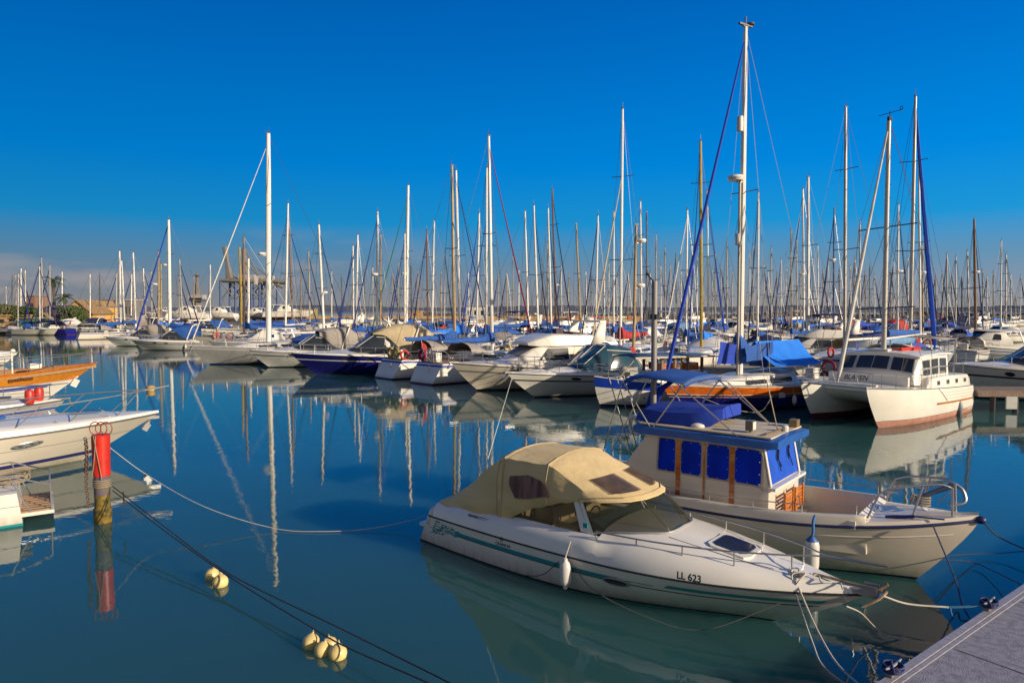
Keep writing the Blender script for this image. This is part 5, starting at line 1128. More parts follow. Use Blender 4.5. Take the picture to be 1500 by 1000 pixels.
# white boat with blue sheer band and a wooden wheelhouse
def small_trad():
    s_ = P(879, 595); rz = radians(-158); L = 7.2; O = Vector((s_.x - (L - .35) * cos(rz), s_.y - (L - .35) * sin(rz), 0)); occupy(O, rz, L)
    R = thing('wooden_boat', 'white boat with wide blue sheer band and wooden wheelhouse posts under a blue awning', 'boat', O, rz)
    H = Hull(L, 2.6, 1.05, 1.55, rake=.38, tr=.3, tw=.45, tm=.45, q=2.4, ra=.8, rb=.5, fl=.4, sp=2, rk=2)
    H.shell((0, .08, .3, .5, .66, .8, .93, 1), lambda k, t: 2 if k < .08 else 1 if (k > .66 + .25 * max(0, .62 - t)) else 0, 26).build('hull', [white, blueh, blueant], R)
    H.deck(.06, n=24).build('deck', deckm, R); mb = MB(); H.line(mb, 0, 1, 1, .03, n=20); H.line(mb, 0, .9, .5, .012, n=20); mb.build('rub_rail', fendw, R)
    cab = Cab([(4.3, .75, .7, 1.1, 1.3, .05), (4.0, .95, .9, 1.1, 1.65, .08), (.9, .98, .92, 1.05, 1.7, .06)]); cab.shell().build('cabin', white, R)
    for x in (3.7, 2.9, 2.1, 1.2):
        for y in (-.85, .85): mb = MB(); mb.box((x, y, 2.05), (.12, .12, .95)); mb.build('post', mastwood, R)
    mb = MB(); mb.box((2.4, 0, 1.95), (2.2, 1.4, .4)); mb.build('locker', varn, R)
    mb = MB(); mb.loft([[(x, y, z - .1 * y * y) for y in (-1.15, -.6, 0, .6, 1.15)] for x, z in ((5.5, 2.62), (4.4, 2.68), (2.5, 2.66), (.6, 2.6))]); mb.build('awning', cloth('awning_blue', (.06, .12, .22)), R).modifiers.new('s', 'SOLIDIFY').thickness = .03
    mb = MB()
    for y in (-1.15, 1.15): mb.tube([(5.5, y, 2.5), (.6, y, 2.5)], .05, 6); mb.tube([(5.4, y * .9, 2.5), (6.1, y * .55, 1.5)], .03, 5); mb.tube([(.7, y, 2.5), (.7, y, 1.1)], .03, 5)
    mb.build('awning_frame', mat('pole_cream', (.6, .5, .33), .5), R)
    mb = MB(); H.rail(mb, .1, .92, .5, .018, 6, ins=.08); mb.build('guard_rail', steel, R)
    mb = MB(); mb.ball((5.6, .3, 1.75), (.3, .3, .3)); mb.box((4.9, -.2, 1.75), (.5, .5, .4)); mb.build('stowed_gear', mat('fender_grey', (.35, .33, .3), .7), R)
    mb = MB(); p = H.pt(.68, .35, 1); mb.ball(p, (.05, .03, .05), 8); mb.build('hull_fitting', black, R)
small_trad()
def stem(px, py, head, L, off):   # place a hull by its stem on the water line
    p = P(px, py); rz = radians(head); return (p.x - (L - off) * cos(rz), p.y - (L - off) * sin(rz))
motorboat('white express cruiser with oval black porthole, bow beside the blue and white wooden boat', stem(784, 582, -150, 12, 1.8), -150, 12, 'express', canopy=None, stripe=black, arch=False, sheerb=1.45, B=3.4, fb=1.0, glassm=mat('glass_bluegreen', (.02, .06, .09), .08))
Fr, Fh = motorboat('large white flybridge yacht with brown side windows in the middle of the front row', stem(702, 572, -152, 11.6, 1.8), -152, 11.6, 'fly', canopy=None, hullm=cream, stripe=mat('thin_grey', (.2, .2, .2), .5), sheerb=1.75, B=4.2, glassm=glass)
z_ = Fh.z(.6) + .22 + 1.25
text_obj('CARNEVALI' if False else 'alme t', .20, mat('ink_dark', (.02, .02, .03), .4), Fr, face_matrix((.20 * 11.6, 4.2 / 2 * .815, z_ + .18), (-1, 0, 0), (0, 1, .1)))
mb = MB(); mb.lathe([(.001, 0), (.16, .01), (.20, .02), (.24, .0)], 20, (0, 0, 0), axis='Y'); ob = mb.build('round_emblem', glass, Fr, loc=(.145 * 11.6, 4.2 / 2 * .845, z_ - .22)); ob.scale = (1.6, 1, .8)
mb = MB(); mb.loft([[(.04 * 11.6, y, z_ + .95) for y in (-1.5, 0, 1.5)], [(-.4, y, z_ - .9) for y in (-1.6, 0, 1.6)]]); 
motorboat('dark blue hulled motor cruiser under a beige tent canopy', stem(465, 548, -160, 12.4, 1.9), -160, 12.4, 'canopy', hullm=navy, stripe=mat('line_white', (.7, .68, .65), .4), canopy='t', B=4, sheerb=1.65, wl=blueant)
motorboat('white motor cruiser with taupe canopy between the grey hulled yacht and the dark blue cruiser', stem(397, 538, -155, 10.5, 1.7), -155, 10.5, 'express', hullm=paleh, canopy='g', stripe=black, sheerb=1.5)
def grey_extra(R, H, cab, Mb, Mt, d):
    mb = MB(); H.band(mb, .0, .70, .18, .30, off=.012, n=14); mb.build('stripe', blueh, R)
    q = H.pt(.62, .7, 1); mb = MB(); mb.ball((q.x, q.y + .14, q.z), (.16, .14, .34)); mb.build('fender', mat('fender_tan', (.25, .18, .06), .6), R)
    q = H.pt(.9, 1, 1); mb = MB(); mb.tube([(q.x + 1.2, .25, q.z + .1), (q.x + 1.4, .25, q.z - .5), (q.x + 1.4, -.25, q.z - .5), (q.x + 1.2, -.25, q.z + .1)], .035, 5); mb.build('anchor', steel, R)
sailboat('large pale grey sailing yacht with the tall thick white mast on the left', 393, 196, 393, d=63, px=8, mm='w', jib=(305, 'w', .96, 1.0), side=-1, head=-156, hull=greyhull, stripe=paleh, L=16, cover='w', hood='b', radar=(372,), spr=(.38, .66), boom='bare', extra=grey_extra, fb=1.35)
# two yachts seen from the stern
def stern_sail(label, px, py, head, L, xt, yt, xb, jibx, cov, buoy, d=None, mm='w'):
    def ex(R, H, cab, Mb, Mt, d):
        mb = MB(); e = H.pt(0, 1, 1)
        for sd in (-1, 1): mb.tube(curvy([(e.x + 1.2, sd * e.y, e.z), (e.x + .3, sd * e.y, e.z + .75), (e.x, sd * e.y * .9, e.z + .8), (e.x, sd * .35, e.z + .8)], 4), .03, 5); mb.tube([(e.x + .05, sd * .35, e.z), (e.x, sd * .35, e.z + .8)], .025, 5); mb.tube([(e.x + .05, sd * e.y * .85, e.z), (e.x, sd * e.y * .85, e.z + .8)], .025, 5)
        mb.build('pushpit', steel, R)
        for p in buoy[1]: mb = MB(); mb.torus((e.x - .05, p * e.y, e.z + .5), .30, .11, axis='X', n=18); mb.build('lifebuoy', buoy[0], R)
        mb = MB(); mb.box((e.x - .28, 0, e.z * .35), (.08, .5, .3)); mb.box((e.x - .30, -.3, e.z * .6), (.05, .04, .9)); mb.build('boarding_ladder', steel, R)
        mb = MB(); mb.ball((e.x - .2, e.y * 1.0, e.z * .55), (.15, .15, .35)); mb.build('fender', yellow if 'beige' not in label else cbeige, R)
    return sailboat(label, xt, yt, xb, d=d, px=5, mm=mm, jib=jibx, side=1, head=head, hull=white, stripe=blueh, L=L, cover=cov, hood='g', extra=ex, fb=1.35, tr=-.8)
stern_sail('stern view yacht with magenta buoy, below the mast with the dark red furled sail', 603, 561, 46, 11.5, 716, 200, 721, (787, 'm', .96, 1.1), 'b', (mat('magenta_cover', (.28, .005, .06), .7), (.55,)), d=50)
stern_sail('stern view yacht with beige ring buoys under the tan left one of the twin masts', 548, 553, 44, 11.4, 662, 243, 666, None, 'b', (mat('buoy_ochre', (.45, .33, .12), .7), (.1, -.5)), d=53.2, mm='t')
def ring(R, H, cab, Mb, Mt, d):
    for k, y in ((.80, 1), (.68, 1)):
        q = H.pt(k, 1, y, .35); mb = MB(); mb.torus((q.x, q.y + .02, q.z), .34, .07, axis='Y', n=18); mb.build('lifebuoy', mat('buoy_orange', (.60, .12, .06), .6), R)
sailboat('white sailing yacht with two orange ring buoys at its bow rail', 357, 347, 357, d=84, px=3.5, mm='b', side=-1, head=-160, L=13.5, hull=cream, stripe=cream, cover='b', hood='b', extra=ring, jib=None, spr=(.5,))
R_ = sailboat('white sailing yacht with a steep blue furled sail at the left end', 247, 322, 249, d=90, px=5, mm='w', jib=(196, 'R', .97, 1.6), side=-1, L=13, hull=white, cover='b', hood='b', radar=(388,), spr=(.7, .35))
motorboat('small grey motor cruiser whose bow shows left of the yacht with orange ring buoys', stem(212, 513, -165, 9, 1.4), -165, 9, 'express', hullm=greyhull, canopy='b', stripe=black, wl=blackant)
motorboat('white pointed motor cruiser at the far left end of the front row', stem(172, 507, -165, 9, 1.4), -165, 9, 'express', hullm=white, canopy='g', stripe=blueh, arch=False)
motorboat('white cruiser with steeply raked blue window, behind the yacht with orange ring buoys', stem(330, 520, -160, 11, 1.6), -160, 11, 'hardtop', hullm=cream, stripe=black, canopy=None, glassm=mat('window_blue', (.01, .03, .25), .2))
# ---------------------------------------------------------------- left foreground boats
def left_cruiser():
    rz = radians(38); L = 10.5; s_ = P(130, 672); O = Vector((s_.x - (L - 2.3) * cos(rz) - .1, s_.y - (L - 2.3) * sin(rz) - .15, 0)); occupy(O, rz, L)
    R = thing('motor_cruiser', 'sleek cream motor cruiser with navy waterline stripe, bow pointing right behind the red post', 'motorboat', O, rz)
    H = Hull(L, 3.7, 1.12, 1.34, rake=2.3, tr=-.2, x00=.2, tw=.92, tm=.4, q=2.3, ra=.94, rb=.5, fl=.85, sp=1.4, rk=1.0)
    H.shell((0, .05, .16, .26, .45, .62, .635, .8, .9, 1), lambda k, t: 1 if .16 < k < .26 else 2 if .62 < k < .635 else 0, 34).build('hull', [cream, mat('stripe_navy', (.03, .03, .16), .4), mat('thin_grey', (.2, .2, .2), .5)], R)
    mb = MB(); H.line(mb, 0, 1, 1, .028, n=30); mb.build('rub_rail', mat('rail_grey', (.10, .10, .10), .5), R)
    mb = MB(); secs = []
    for f in (0, .15, .3, .45, .46, .55, .65, .75, .84, .9, .95, .98, 1):
        e = H.pt(f, 1, 1); w, z = e.y, e.z; k = .15 + .85 * (1 if f < .5 else 1 - (f - .5) / .5)
        hp = [(w, z), (w * .985, z + .18 * k + .04), (w * .90, z + .25 * k + .05), (w * .72, z + .28 * k + .05), (w * .35, z + .34 * k + .05), (0, z + .37 * k + .05)]
        secs.append([(e.x, y, q) for y, q in hp] + [(e.x, -y, q) for y, q in reversed(hp[:-1])])
    mb.loft(secs, cap0=True); mb.build('deck', white, R, angle=50)
    mb = MB(); secs = []
    for x, w, h in ((6.2, .2, .02), (5.4, .9, .22), (4.4, 1.15, .55), (3.4, 1.25, .75), (2, 1.3, .8)): secs.append([(x, w * cos(a), H.z(.5) + .42 + h * sin(a) ** .6) for a in [pi * j / 10 for j in range(11)]])
    mb.loft(secs, cap0=True, cap1=True); mb.build('cockpit_cover', croyal if False else cloth('cover_azure', (.02, .14, .50)), R)
    t = H.t_at(7.0)
    for sd in (-1, 1):
        mb = MB(); ring, r2 = [], []
        for i in range(24):
            a = 2 * pi * i / 24
            for rg, s_, o_ in ((ring, 1, .015), (r2, .8, .03)):
                p = H.pt(t + .040 * cos(a) * s_, .74 + .085 * sin(a) * s_, sd); rg.append(p + Vector((0, sd * o_, 0)))
        mb.loft([ring, r2], 0, closed=True); mb.add(r2, [tuple(range(24))], 1); mb.build('porthole', [steel, mat('port_silver', (.25, .26, .26), .25, c2=(.06, .06, .07), scale=9)], R)
    mb = MB()
    for sd in (-1, 1):
        mb.tube([H.pt(t_, 1, sd, .72 + (t_ - .5) * .3, .10) for t_ in (.40, .55, .7, .85, .96)], .02, 6); mb.tube([H.pt(.96, 1, sd, .86, .1), (L + .35, 0, H.z(1) + .95)], .02, 6)
        for t_ in (.46, .60, .74, .88): mb.tube(curvy([H.pt(t_ - .035, 1, sd, .30, .22), H.pt(t_ - .03, 1, sd, .22, .2), H.pt(t_ - .012, 1, sd, .12, .16), H.pt(t_, 1, sd, .20, .15)], 3) + [H.pt(t_ + .065, 1, sd, .75 + (t_ - .45) * .3, .10)], .017, 6)
    mb.build('bow_rail', steel, R)
    mb = MB(); e = H.pt(1, 1, 1); mb.box((e.x - .25, 0, e.z - .12), (.5, .16, .1)); mb.tube([(e.x - .3, 0, e.z - .2), (e.x - .42, .05, e.z - .55)], .06, 6); mb.box((e.x - .42, 0, e.z - .42), (.18, .34, .26), ry=.6); mb.build('anchor', steel, R)
    mb = MB(); mb.loft([[(8.0, -.3, H.z(.8) + .36), (8.0, .3, H.z(.8) + .36)], [(8.9, -.2, H.z(.85) + .34), (8.9, .2, H.z(.85) + .34)]]); mb.build('hatch', mat('hatch_smoke', (.05, .05, .06), .2), R)
left_cruiser()
def wooden_boat():
    rz = radians(36); L = 11; tip = PD(143, 531, 37.5); O = Vector((tip.x - L * cos(rz), tip.y - L * sin(rz), 0)); occupy(O, rz, L)
    R = thing('wooden_boat', 'varnished orange wooden boat with white lower hull and blue stripe at the left edge', 'boat', O, rz)
    H = Hull(L, 3.6, 1.45, 2.02, rake=2.6, tr=-.1, tw=.85, tm=.45, q=2.2, ra=.9, rb=.3, fl=.7, sp=1.8, rk=1.0)
    H.shell((0, .12, .35, .5, .58, .62, .8, 1), lambda k, t: 1 if k > .62 else 0, 30).build('hull', [white, varny], R)
    mb = MB(); H.band(mb, .2, .90, .46, .56, off=.015, n=20); mb.build('stripe', blueh, R)
    mb = MB(); H.line(mb, 0, 1, 1, .04, n=24); H.line(mb, 0, 1, .61, .02, n=24); mb.build('rub_rail', varn, R)
    H.deck(.25, n=24).build('deck', teak, R)
    p = H.pt(.715, .82, -1); d_ = H.pt(.76, .85, -1) - H.pt(.67, .85, -1); nn = Vector((0, 0, 1)).cross(d_) * -1; nn = Vector((.35, -1, -.25))
    text_obj('tantinaza', .30, mat('ink_brown', (.12, .03, .005), .6), R, face_matrix(p + Vector((.03, -.04, -.08)), d_, nn), name='lettering', thick=.006, bold=.006)
    mb = MB(); H.rail(mb, .2, .97, .62, .022, 9, ins=.06, mid=False, over=.1); mb.build('guard_rail', steel, R)
    mb = MB(); e = H.pt(1, .68, 1); mb.box((e.x - .35, 0, e.z - .05), (.5, .12, .12)); mb.box((e.x - .25, 0, e.z - .38), (.3, .34, .42), ry=.5); mb.build('anchor', fendw, R)
    cab = Cab([(5.2, .9, .8, 1.5, 1.9, .1), (4.6, 1.1, 1.0, 1.5, 2.3, .1), (1, 1.2, 1.1, 1.5, 2.3, .1)]); cab.shell().build('cabin', varn, R)
    mb = MB(); mb.box((8.2, .0, 2.0), (.5, .35, .25)); mb.tube([(7.2, -.6, 1.7), (7.2, -.6, 2.8)], .04, 6); mb.ball((7.25, -.6, 2.85), (.12, .12, .1)); mb.build('windlass', white, R)
wooden_boat()
def stern_boat():
    rz = radians(215); c = P(76, 762); L = 6.5; h = Vector((cos(rz), sin(rz), 0)); n = Vector((-sin(rz), cos(rz), 0)); O = Vector((c.x, c.y, 0)) - n * .95 - h * .1; occupy(O, rz, L)
    R = thing('motorboat', 'small white motorboat with slatted stern platform at the left edge near the red post', 'motorboat', O, rz)
    H = Hull(L, 2.3, .78, .95, rake=1, tr=-.1, x00=.75, tw=.95, tm=.4, q=2.2); H.shell((0, .08, .3, .6, .62, .85, 1), lambda k, t: 1 if k < .08 else 2 if .6 < k < .62 else 0, 24).build('hull', [white, teal, mat('thin_grey', (.2, .2, .2), .5)], R)
    H.deck(.0, n=18).build('deck', white, R)
    mb = MB(); mb.box((.42, 0, .22), (.75, 1.9, .08)); pf = mb.build('swim_platform', white, R); mb = MB()
    for i in range(8): mb.box((.40, -.8 + i * .23, .275), (.6, .14, .03))
    mb.build('slat', teak, pf)
    mb = MB()
    for y in (-.9, .9): mb.tube([(.1, y, .25), (.1, y, .85), (.9, y, 1.15), (1.4, y, 1.1)], .018, 6); mb.tube([(.5, y, .25), (.9, y, 1.15)], .015, 6); mb.tube([(.8, y, .8), (1.5, y, .85)], .013, 5)
    mb.tube([(.1, -.9, .85), (.1, .9, .85)], .015, 6); mb.build('stern_rail', steel, R)
    mb = MB(); secs = []
    for x, w, hh in ((1.5, .85, .05), (1.9, .95, .28), (3.0, 1.0, .5), (4.4, .9, .5), (5.2, .5, .1)): secs.append([(x, w * cos(a), .85 + hh * sin(a) ** .7) for a in [pi * j / 10 for j in range(11)]])
    mb.loft(secs, cap0=True, cap1=True); mb.build('cockpit_cover', croyal, R)
    rr = random.Random(8); mb = MB()
    for i in range(7): y = rr.uniform(-.9, .9); mb.tube(curvy([(1.3 + rr.uniform(0, .6), y, .9), (.9, y + rr.uniform(-.3, .3), 1.0), (.5, y + rr.uniform(-.4, .4), .95), (.9 + rr.uniform(-.2, .3), y + .3, .85), (1.6, y + .1, .95)], 4), .016, 5)
    mb.build('rope_tangle', mat('rope_tan', (.30, .24, .16), .8), R)
stern_boat()
# boat bow with red fenders between the cruiser and the wooden boat
p = PD(60, 560, 30)
R_, H_ = motorboat('grey boat with red fenders between the cream cruiser and the orange wooden boat', (-26.9, 23.6), 33, 9.5, 'express', hullm=greyhull, canopy='b', sheerb=1.15, fb=.85, fend=False, arch=False)
for x_, y_, z_ in ((8.6, -.2, 1.15), (8.3, -.7, 1.1), (6.6, -1.0, 1.1)):
    mb = MB(); mb.lathe([(.001, 0), (.14, .04), (.17, .15), (.17, .5), (.12, .6), (.001, .64)], 12, (x_, y_, z_)); mb.build('fender', red, R_)
motorboat('white bow of a boat cut off by the left edge above the orange wooden boat', stem(3, 535, 25, 8, 1.2), 25, 8, 'express', hullm=white, canopy='b', arch=False, rail=False)
# ---------------------------------------------------------------- red mooring post
def post():
    b = P(151, 764); R = thing('mooring_post', 'red topped mooring post with rusty base and chain standing in the water', 'post', (b.x, b.y, 0)); d = b.y; r = .165
    zp = lambda py: PD(150, py, d).z
    z0, z1, z2 = zp(745), zp(696), zp(636)
    mb = MB(); mb.lathe([(r * 1.15, -1), (r * 1.15, z0 * .9), (r * 1.2, z0), (r * 1.02, z0 + .05), (r, z0 + .1), (r, z1)], 18, mf=lambda i, j: 0); mb.build('pile', rust, R)
    mb = MB(); mb.lathe([(r * 1.02, z0 + .35), (r * 1.02, z1 + .02)], 18); mb.build('pile_sleeve', mat('pile_purple', (.10, .08, .14), .8, c2=(.14, .11, .05), scale=5), R)
    mb = MB(); mb.lathe([(r * 1.12, z1), (r * 1.14, z1 + .3), (r * 1.18, z2 - .02), (r * 1.05, z2), (.001, z2 + .01)], 20); mb.build('red_cap', red, R)
    mb = MB()
    for x in (-.12, .02, .14): mb.torus((x, 0, z2 + .14), .15, .014, axis='Y', n=18, k=6, sx=.9)
    mb.build('top_ring', mat('ring_rust', (.35, .10, .05), .6, metal=.3), R)
    mb = MB()
    for x, y, za, zb in ((-.27, -.02, z2 - .15, .35), (-.33, .05, z2 - .1, z1)):
        k = int((za - zb) / .06)
        for i in range(k): mb.torus((x + .02 * sin(i * .3), y - .1, za - i * .06), .036, .013, n=8, k=4, axis='X' if i % 2 else 'Y')
    mb.build('chain', mat('chain_rust', (.12, .07, .05), .7, metal=.3), R)
    mb = MB()
    for i in range(4): mb.torus((0, 0, z1 - .1 - .05 * i), r * 1.08, .015, n=16, k=5)
    mb.tube(curvy([(-.05, -r * 1.2, z2), (.05, -r * 1.25, z1 + .4), (.12, -r * 1.2, z1 - .05)], 5), .010, 5); mb.tube(curvy([(.0, -r * 1.2, z2), (-.03, -r * 1.25, z1 + .5), (-.1, -r * 1.22, z1 + .02)], 5), .010, 5)
    mb.build('rope_turns', mat('rope_tan', (.30, .24, .16), .8), R)
    return b
PB = post()
# ---------------------------------------------------------------- floats and ropes
def rope(label, pts, r, m, name='mooring_rope', n=8, grp=None):
    mb = MB(); mb.tube(curvy(pts, n), r, 6); o = mb.build(name, m); return tag(o, label, 'rope', grp)
def buoy(px, py, R_, label, rr=0):
    R_ *= 1.22; p = P(px, py); R = thing('float', label, 'float', (p.x, p.y, R_ * .45), rr, 'yellow floats on the dark ropes')
    mb = MB(); prof = [(R_ * sin(pi * i / 12), -R_ * cos(pi * i / 12)) for i in range(10)] + [(R_ * .36, R_ * .96), (R_ * .17, R_ * 1.04), (R_ * .14, R_ * 1.16), (.001, R_ * 1.2)]; prof[0] = (.001, -R_)
    mb.lathe(prof, 20); b = mb.build('ball', yellow, R, rot=(.25 * cos(rr * 3), .3, 0)); mb = MB(); mb.torus((0, 0, R_ * 1.2), R_ * .14, R_ * .06, axis='Y', n=12, k=5); mb.build('eye', cbeige, b)
buoy(311, 846, .105, 'upper left float of the pair on the dark rope'); buoy(323, 857, .112, 'lower right float of the pair on the dark rope', 1)
buoy(456, 946, .105, 'leftmost float of the cluster at the bottom of the photo', 2); buoy(473, 957, .10, 'front middle float of the cluster at the bottom of the photo', .5); buoy(495, 962, .108, 'rightmost float of the cluster at the bottom of the photo', 1.6); buoy(484, 948, .09, 'float half hidden at the back of the bottom cluster', 2.6)
p = P(221, 572); R = thing('float', 'single ochre float on the open water right of the orange wooden boat', 'float', (p.x, p.y, .1)); mb = MB(); mb.lathe([(.001, -.24), (.2, -.2), (.26, 0), (.24, .16), (.12, .22), (.001, .23)], 14); mb.build('ball', mat('float_ochre', (.55, .33, .08), .6, var=.3), R); mb = MB(); mb.tube([(-.25, 0, -.08), (.25, 0, -.08)], .05, 6); mb.build('rope_eye', rust, R)
W3 = lambda px, py, z: P(px, py, z)
z1 = PB + Vector((.22, -.05, 0)); pt0 = Vector((PB.x + .25, PB.y, PD(160, 712, PB.y).z))
rope('upper one of the two dark mooring ropes leaving the red post', [pt0, W3(240, 770, .55), W3(333, 838, .3), W3(493, 917, .25), W3(600, 970, .3), W3(720, 1030, .45)], .012, roped, grp='dark ropes from the red post')
rope('dark mooring rope, lower of the two, running over the yellow floats', [pt0 + Vector((0, 0, -.1)), W3(240, 776, .45), W3(333, 842, .26), W3(461, 921, .22), W3(512, 949, .22), W3(624, 998, .3), W3(700, 1035, .45)], .012, roped, grp='dark ropes from the red post')
rope('white and dark mooring rope curving from the red post to the motorboat stern', [Vector((PB.x + .1, PB.y, PD(152, 650, PB.y).z)), W3(215, 695, 1.0), W3(300, 742, .45), W3(400, 773, .06), W3(470, 778, .03), W3(540, 774, .05), W3(600, 762, .2), W3(622, 755, .45)], .008, ropew)
rope('short rope hanging in loops from the red post into the water', [pt0 + Vector((.3, -.1, -.1)), pt0 + Vector((.32, -.1, -.45))], .02, roped)
rl = lambda x, y, z: runabout_root.location + Matrix.Rotation(runabout_root.rotation_euler.z, 3, 'Z') @ Vector((x, y, z))
pl = lambda x, y, z: pilot_root.location + Matrix.Rotation(pilot_root.rotation_euler.z, 3, 'Z') @ Vector((x, y, z))
rope('pale mooring rope from the motorboat anchor to the quay cleat', [rl(8.55, 0, .85), W3(1330, 884, .66), W3(1390, 889, .60)], .014, ropew)
rope('blue end of the mooring rope tied to the quay cleat at the right', [W3(1390, 889, .60), W3(1418, 888, .62), W3(1446, 884, .66)], .018, mat('rope_teal', (.03, .12, .22), .8))
rope('blue tail hanging from the knot in the motorboat mooring rope', [W3(1392, 889, .6), W3(1393, 897, .52), W3(1396, 905, .42)], .016, ropeb)
rope('left pale mooring rope running from the motorboat bow to the bottom edge', [rl(7.45, -.44, .8), W3(1190, 940, .35), W3(1206, 975, .25), W3(1250, 1010, .3)], .012, ropew)
rope('right pale mooring rope running from the motorboat bow to the bottom edge', [rl(7.5, -.42, .85), W3(1196, 920, .5), W3(1225, 970, .35), W3(1262, 1005, .4)], .014, ropew)
rope('pale rope dipping from under the motorboat anchor into the water', [rl(8.1, -.1, .6), W3(1262, 898, .35), W3(1290, 925, .1), W3(1322, 937, -.02), W3(1345, 940, -.2)], .011, ropew)
rope('thin dark rope looping along the motorboat side below its fender', [rl(3.9, -1.22, .62), rl(4.4, -1.30, .25), rl(5.4, -1.28, .06), rl(6.3, -1.05, .03), rl(7.3, -.46, .55)], .008, mat('rope_grey', (.12, .11, .11), .8))
rope('thin dark rope hanging from the motorboat fender towards the water', [rl(3.7, -1.25, .55), rl(3.2, -1.32, .16), rl(2.0, -1.3, .03)], .007, roped)
rope('navy rope falling from the fishing boat bow into the water', [pl(7.3, -.62, 1.25), W3(1400, 850, .3), W3(1408, 882, .15), W3(1420, 905, .02)], .014, mat('rope_navy', (.03, .04, .13), .8))
rope('dark rope from the fishing boat stem out past the right edge', [pl(7.95, 0, 1.3), W3(1462, 785, .95), W3(1500, 803, .9), W3(1560, 825, .9)], .014, roped)
rope('thin dark rope lying almost level right of the fishing boat bow', [pl(7.2, -.1, .5), W3(1420, 811, .15), W3(1460, 810, .1), W3(1530, 804, .3)], .009, roped)
rope('thin dark rope slanting down right of the fishing boat bow to the quay', [pl(7.15, -.1, .45), W3(1420, 822, .1), W3(1460, 838, .15), W3(1500, 858, .4)], .009, roped)
rope('pale rope hanging between the orange yacht and the catamaran', [Vector((8.6, 31.9, .95)), Vector((10.0, 31.0, .45)), Vector((11.2, 30.7, .35)), Vector((11.6, 30.3, 1.1))], .018, ropew)
# small tender and long cylinder floats beside the orange yacht
t0 = P(1115, 598); o = thing('dinghy', 'small grey tender moored between the orange yacht and the catamaran', 'dinghy', (t0.x, t0.y - .2, 0), radians(28)); mb = MB()
for y in (-.45, .45): mb.tube([(0, y, .3), (.2, y, .3), (2.0, y, .3), (2.6, y * .3, .36)], [.1, .2, .2, .14], 10)
mb.build('tube', mat('pvc_grey', (.35, .34, .33), .6), o); mb = MB(); mb.box((1.1, 0, .2), (2, .7, .06)); mb.build('floor', deckm, o)
# wooden jetty on the right
Yj0, Yj1 = P(1437, 612), P(1560, 616)
jd = thing('jetty', 'low timber jetty with dark piles right of the catamaran', 'jetty', (23.2, 33.2, 0), radians(-4)); mb = MB(); mb.box((6, .9, .95), (13, 2.0, .12)); mb.box((6, -.15, .84), (13, .12, .22)); mb.build('deck', mat('jetty_planks', (.26, .18, .13), .8, c2=(.16, .11, .08), stretch=(6, 1, 1), scale=3), jd, smooth=False)
for i in range(12): mb = MB(); mb.tube([(.3 + i * 1.05, .0, -1), (.3 + i * 1.05, .0, .9)], .13, 8); mb.build('pile', mat('pile_dark', (.05, .04, .05), .8), jd)
mb = MB(); mb.box((1.0, -.25, .45), (.5, .1, .6)); mb.build('fender_plate', paleh, jd)
motorboat('pale motor cruiser whose bow enters at the right edge behind the jetty', stem(1478, 588, 160, 9, 1.4) if False else (33.2, 36.5), 168, 9, 'canopy', hullm=paleh, canopy='p', stripe=black, sheerb=1.9, fb=1.5, wl=blueant)
motorboat('white flybridge trawler with navy canopies, far right behind the catamaran', (30.5, 58.5), 178, 9.5, 'fly', hullm=white, canopy='n', sheerb=1.6, stripe=blueh)
motorboat('pale hardtop cruiser cut off by the right edge above the jetty', (51, 66), 172, 10, 'hardtop', hullm=paleh, canopy='g', sheerb=1.9, stripe=blueh)
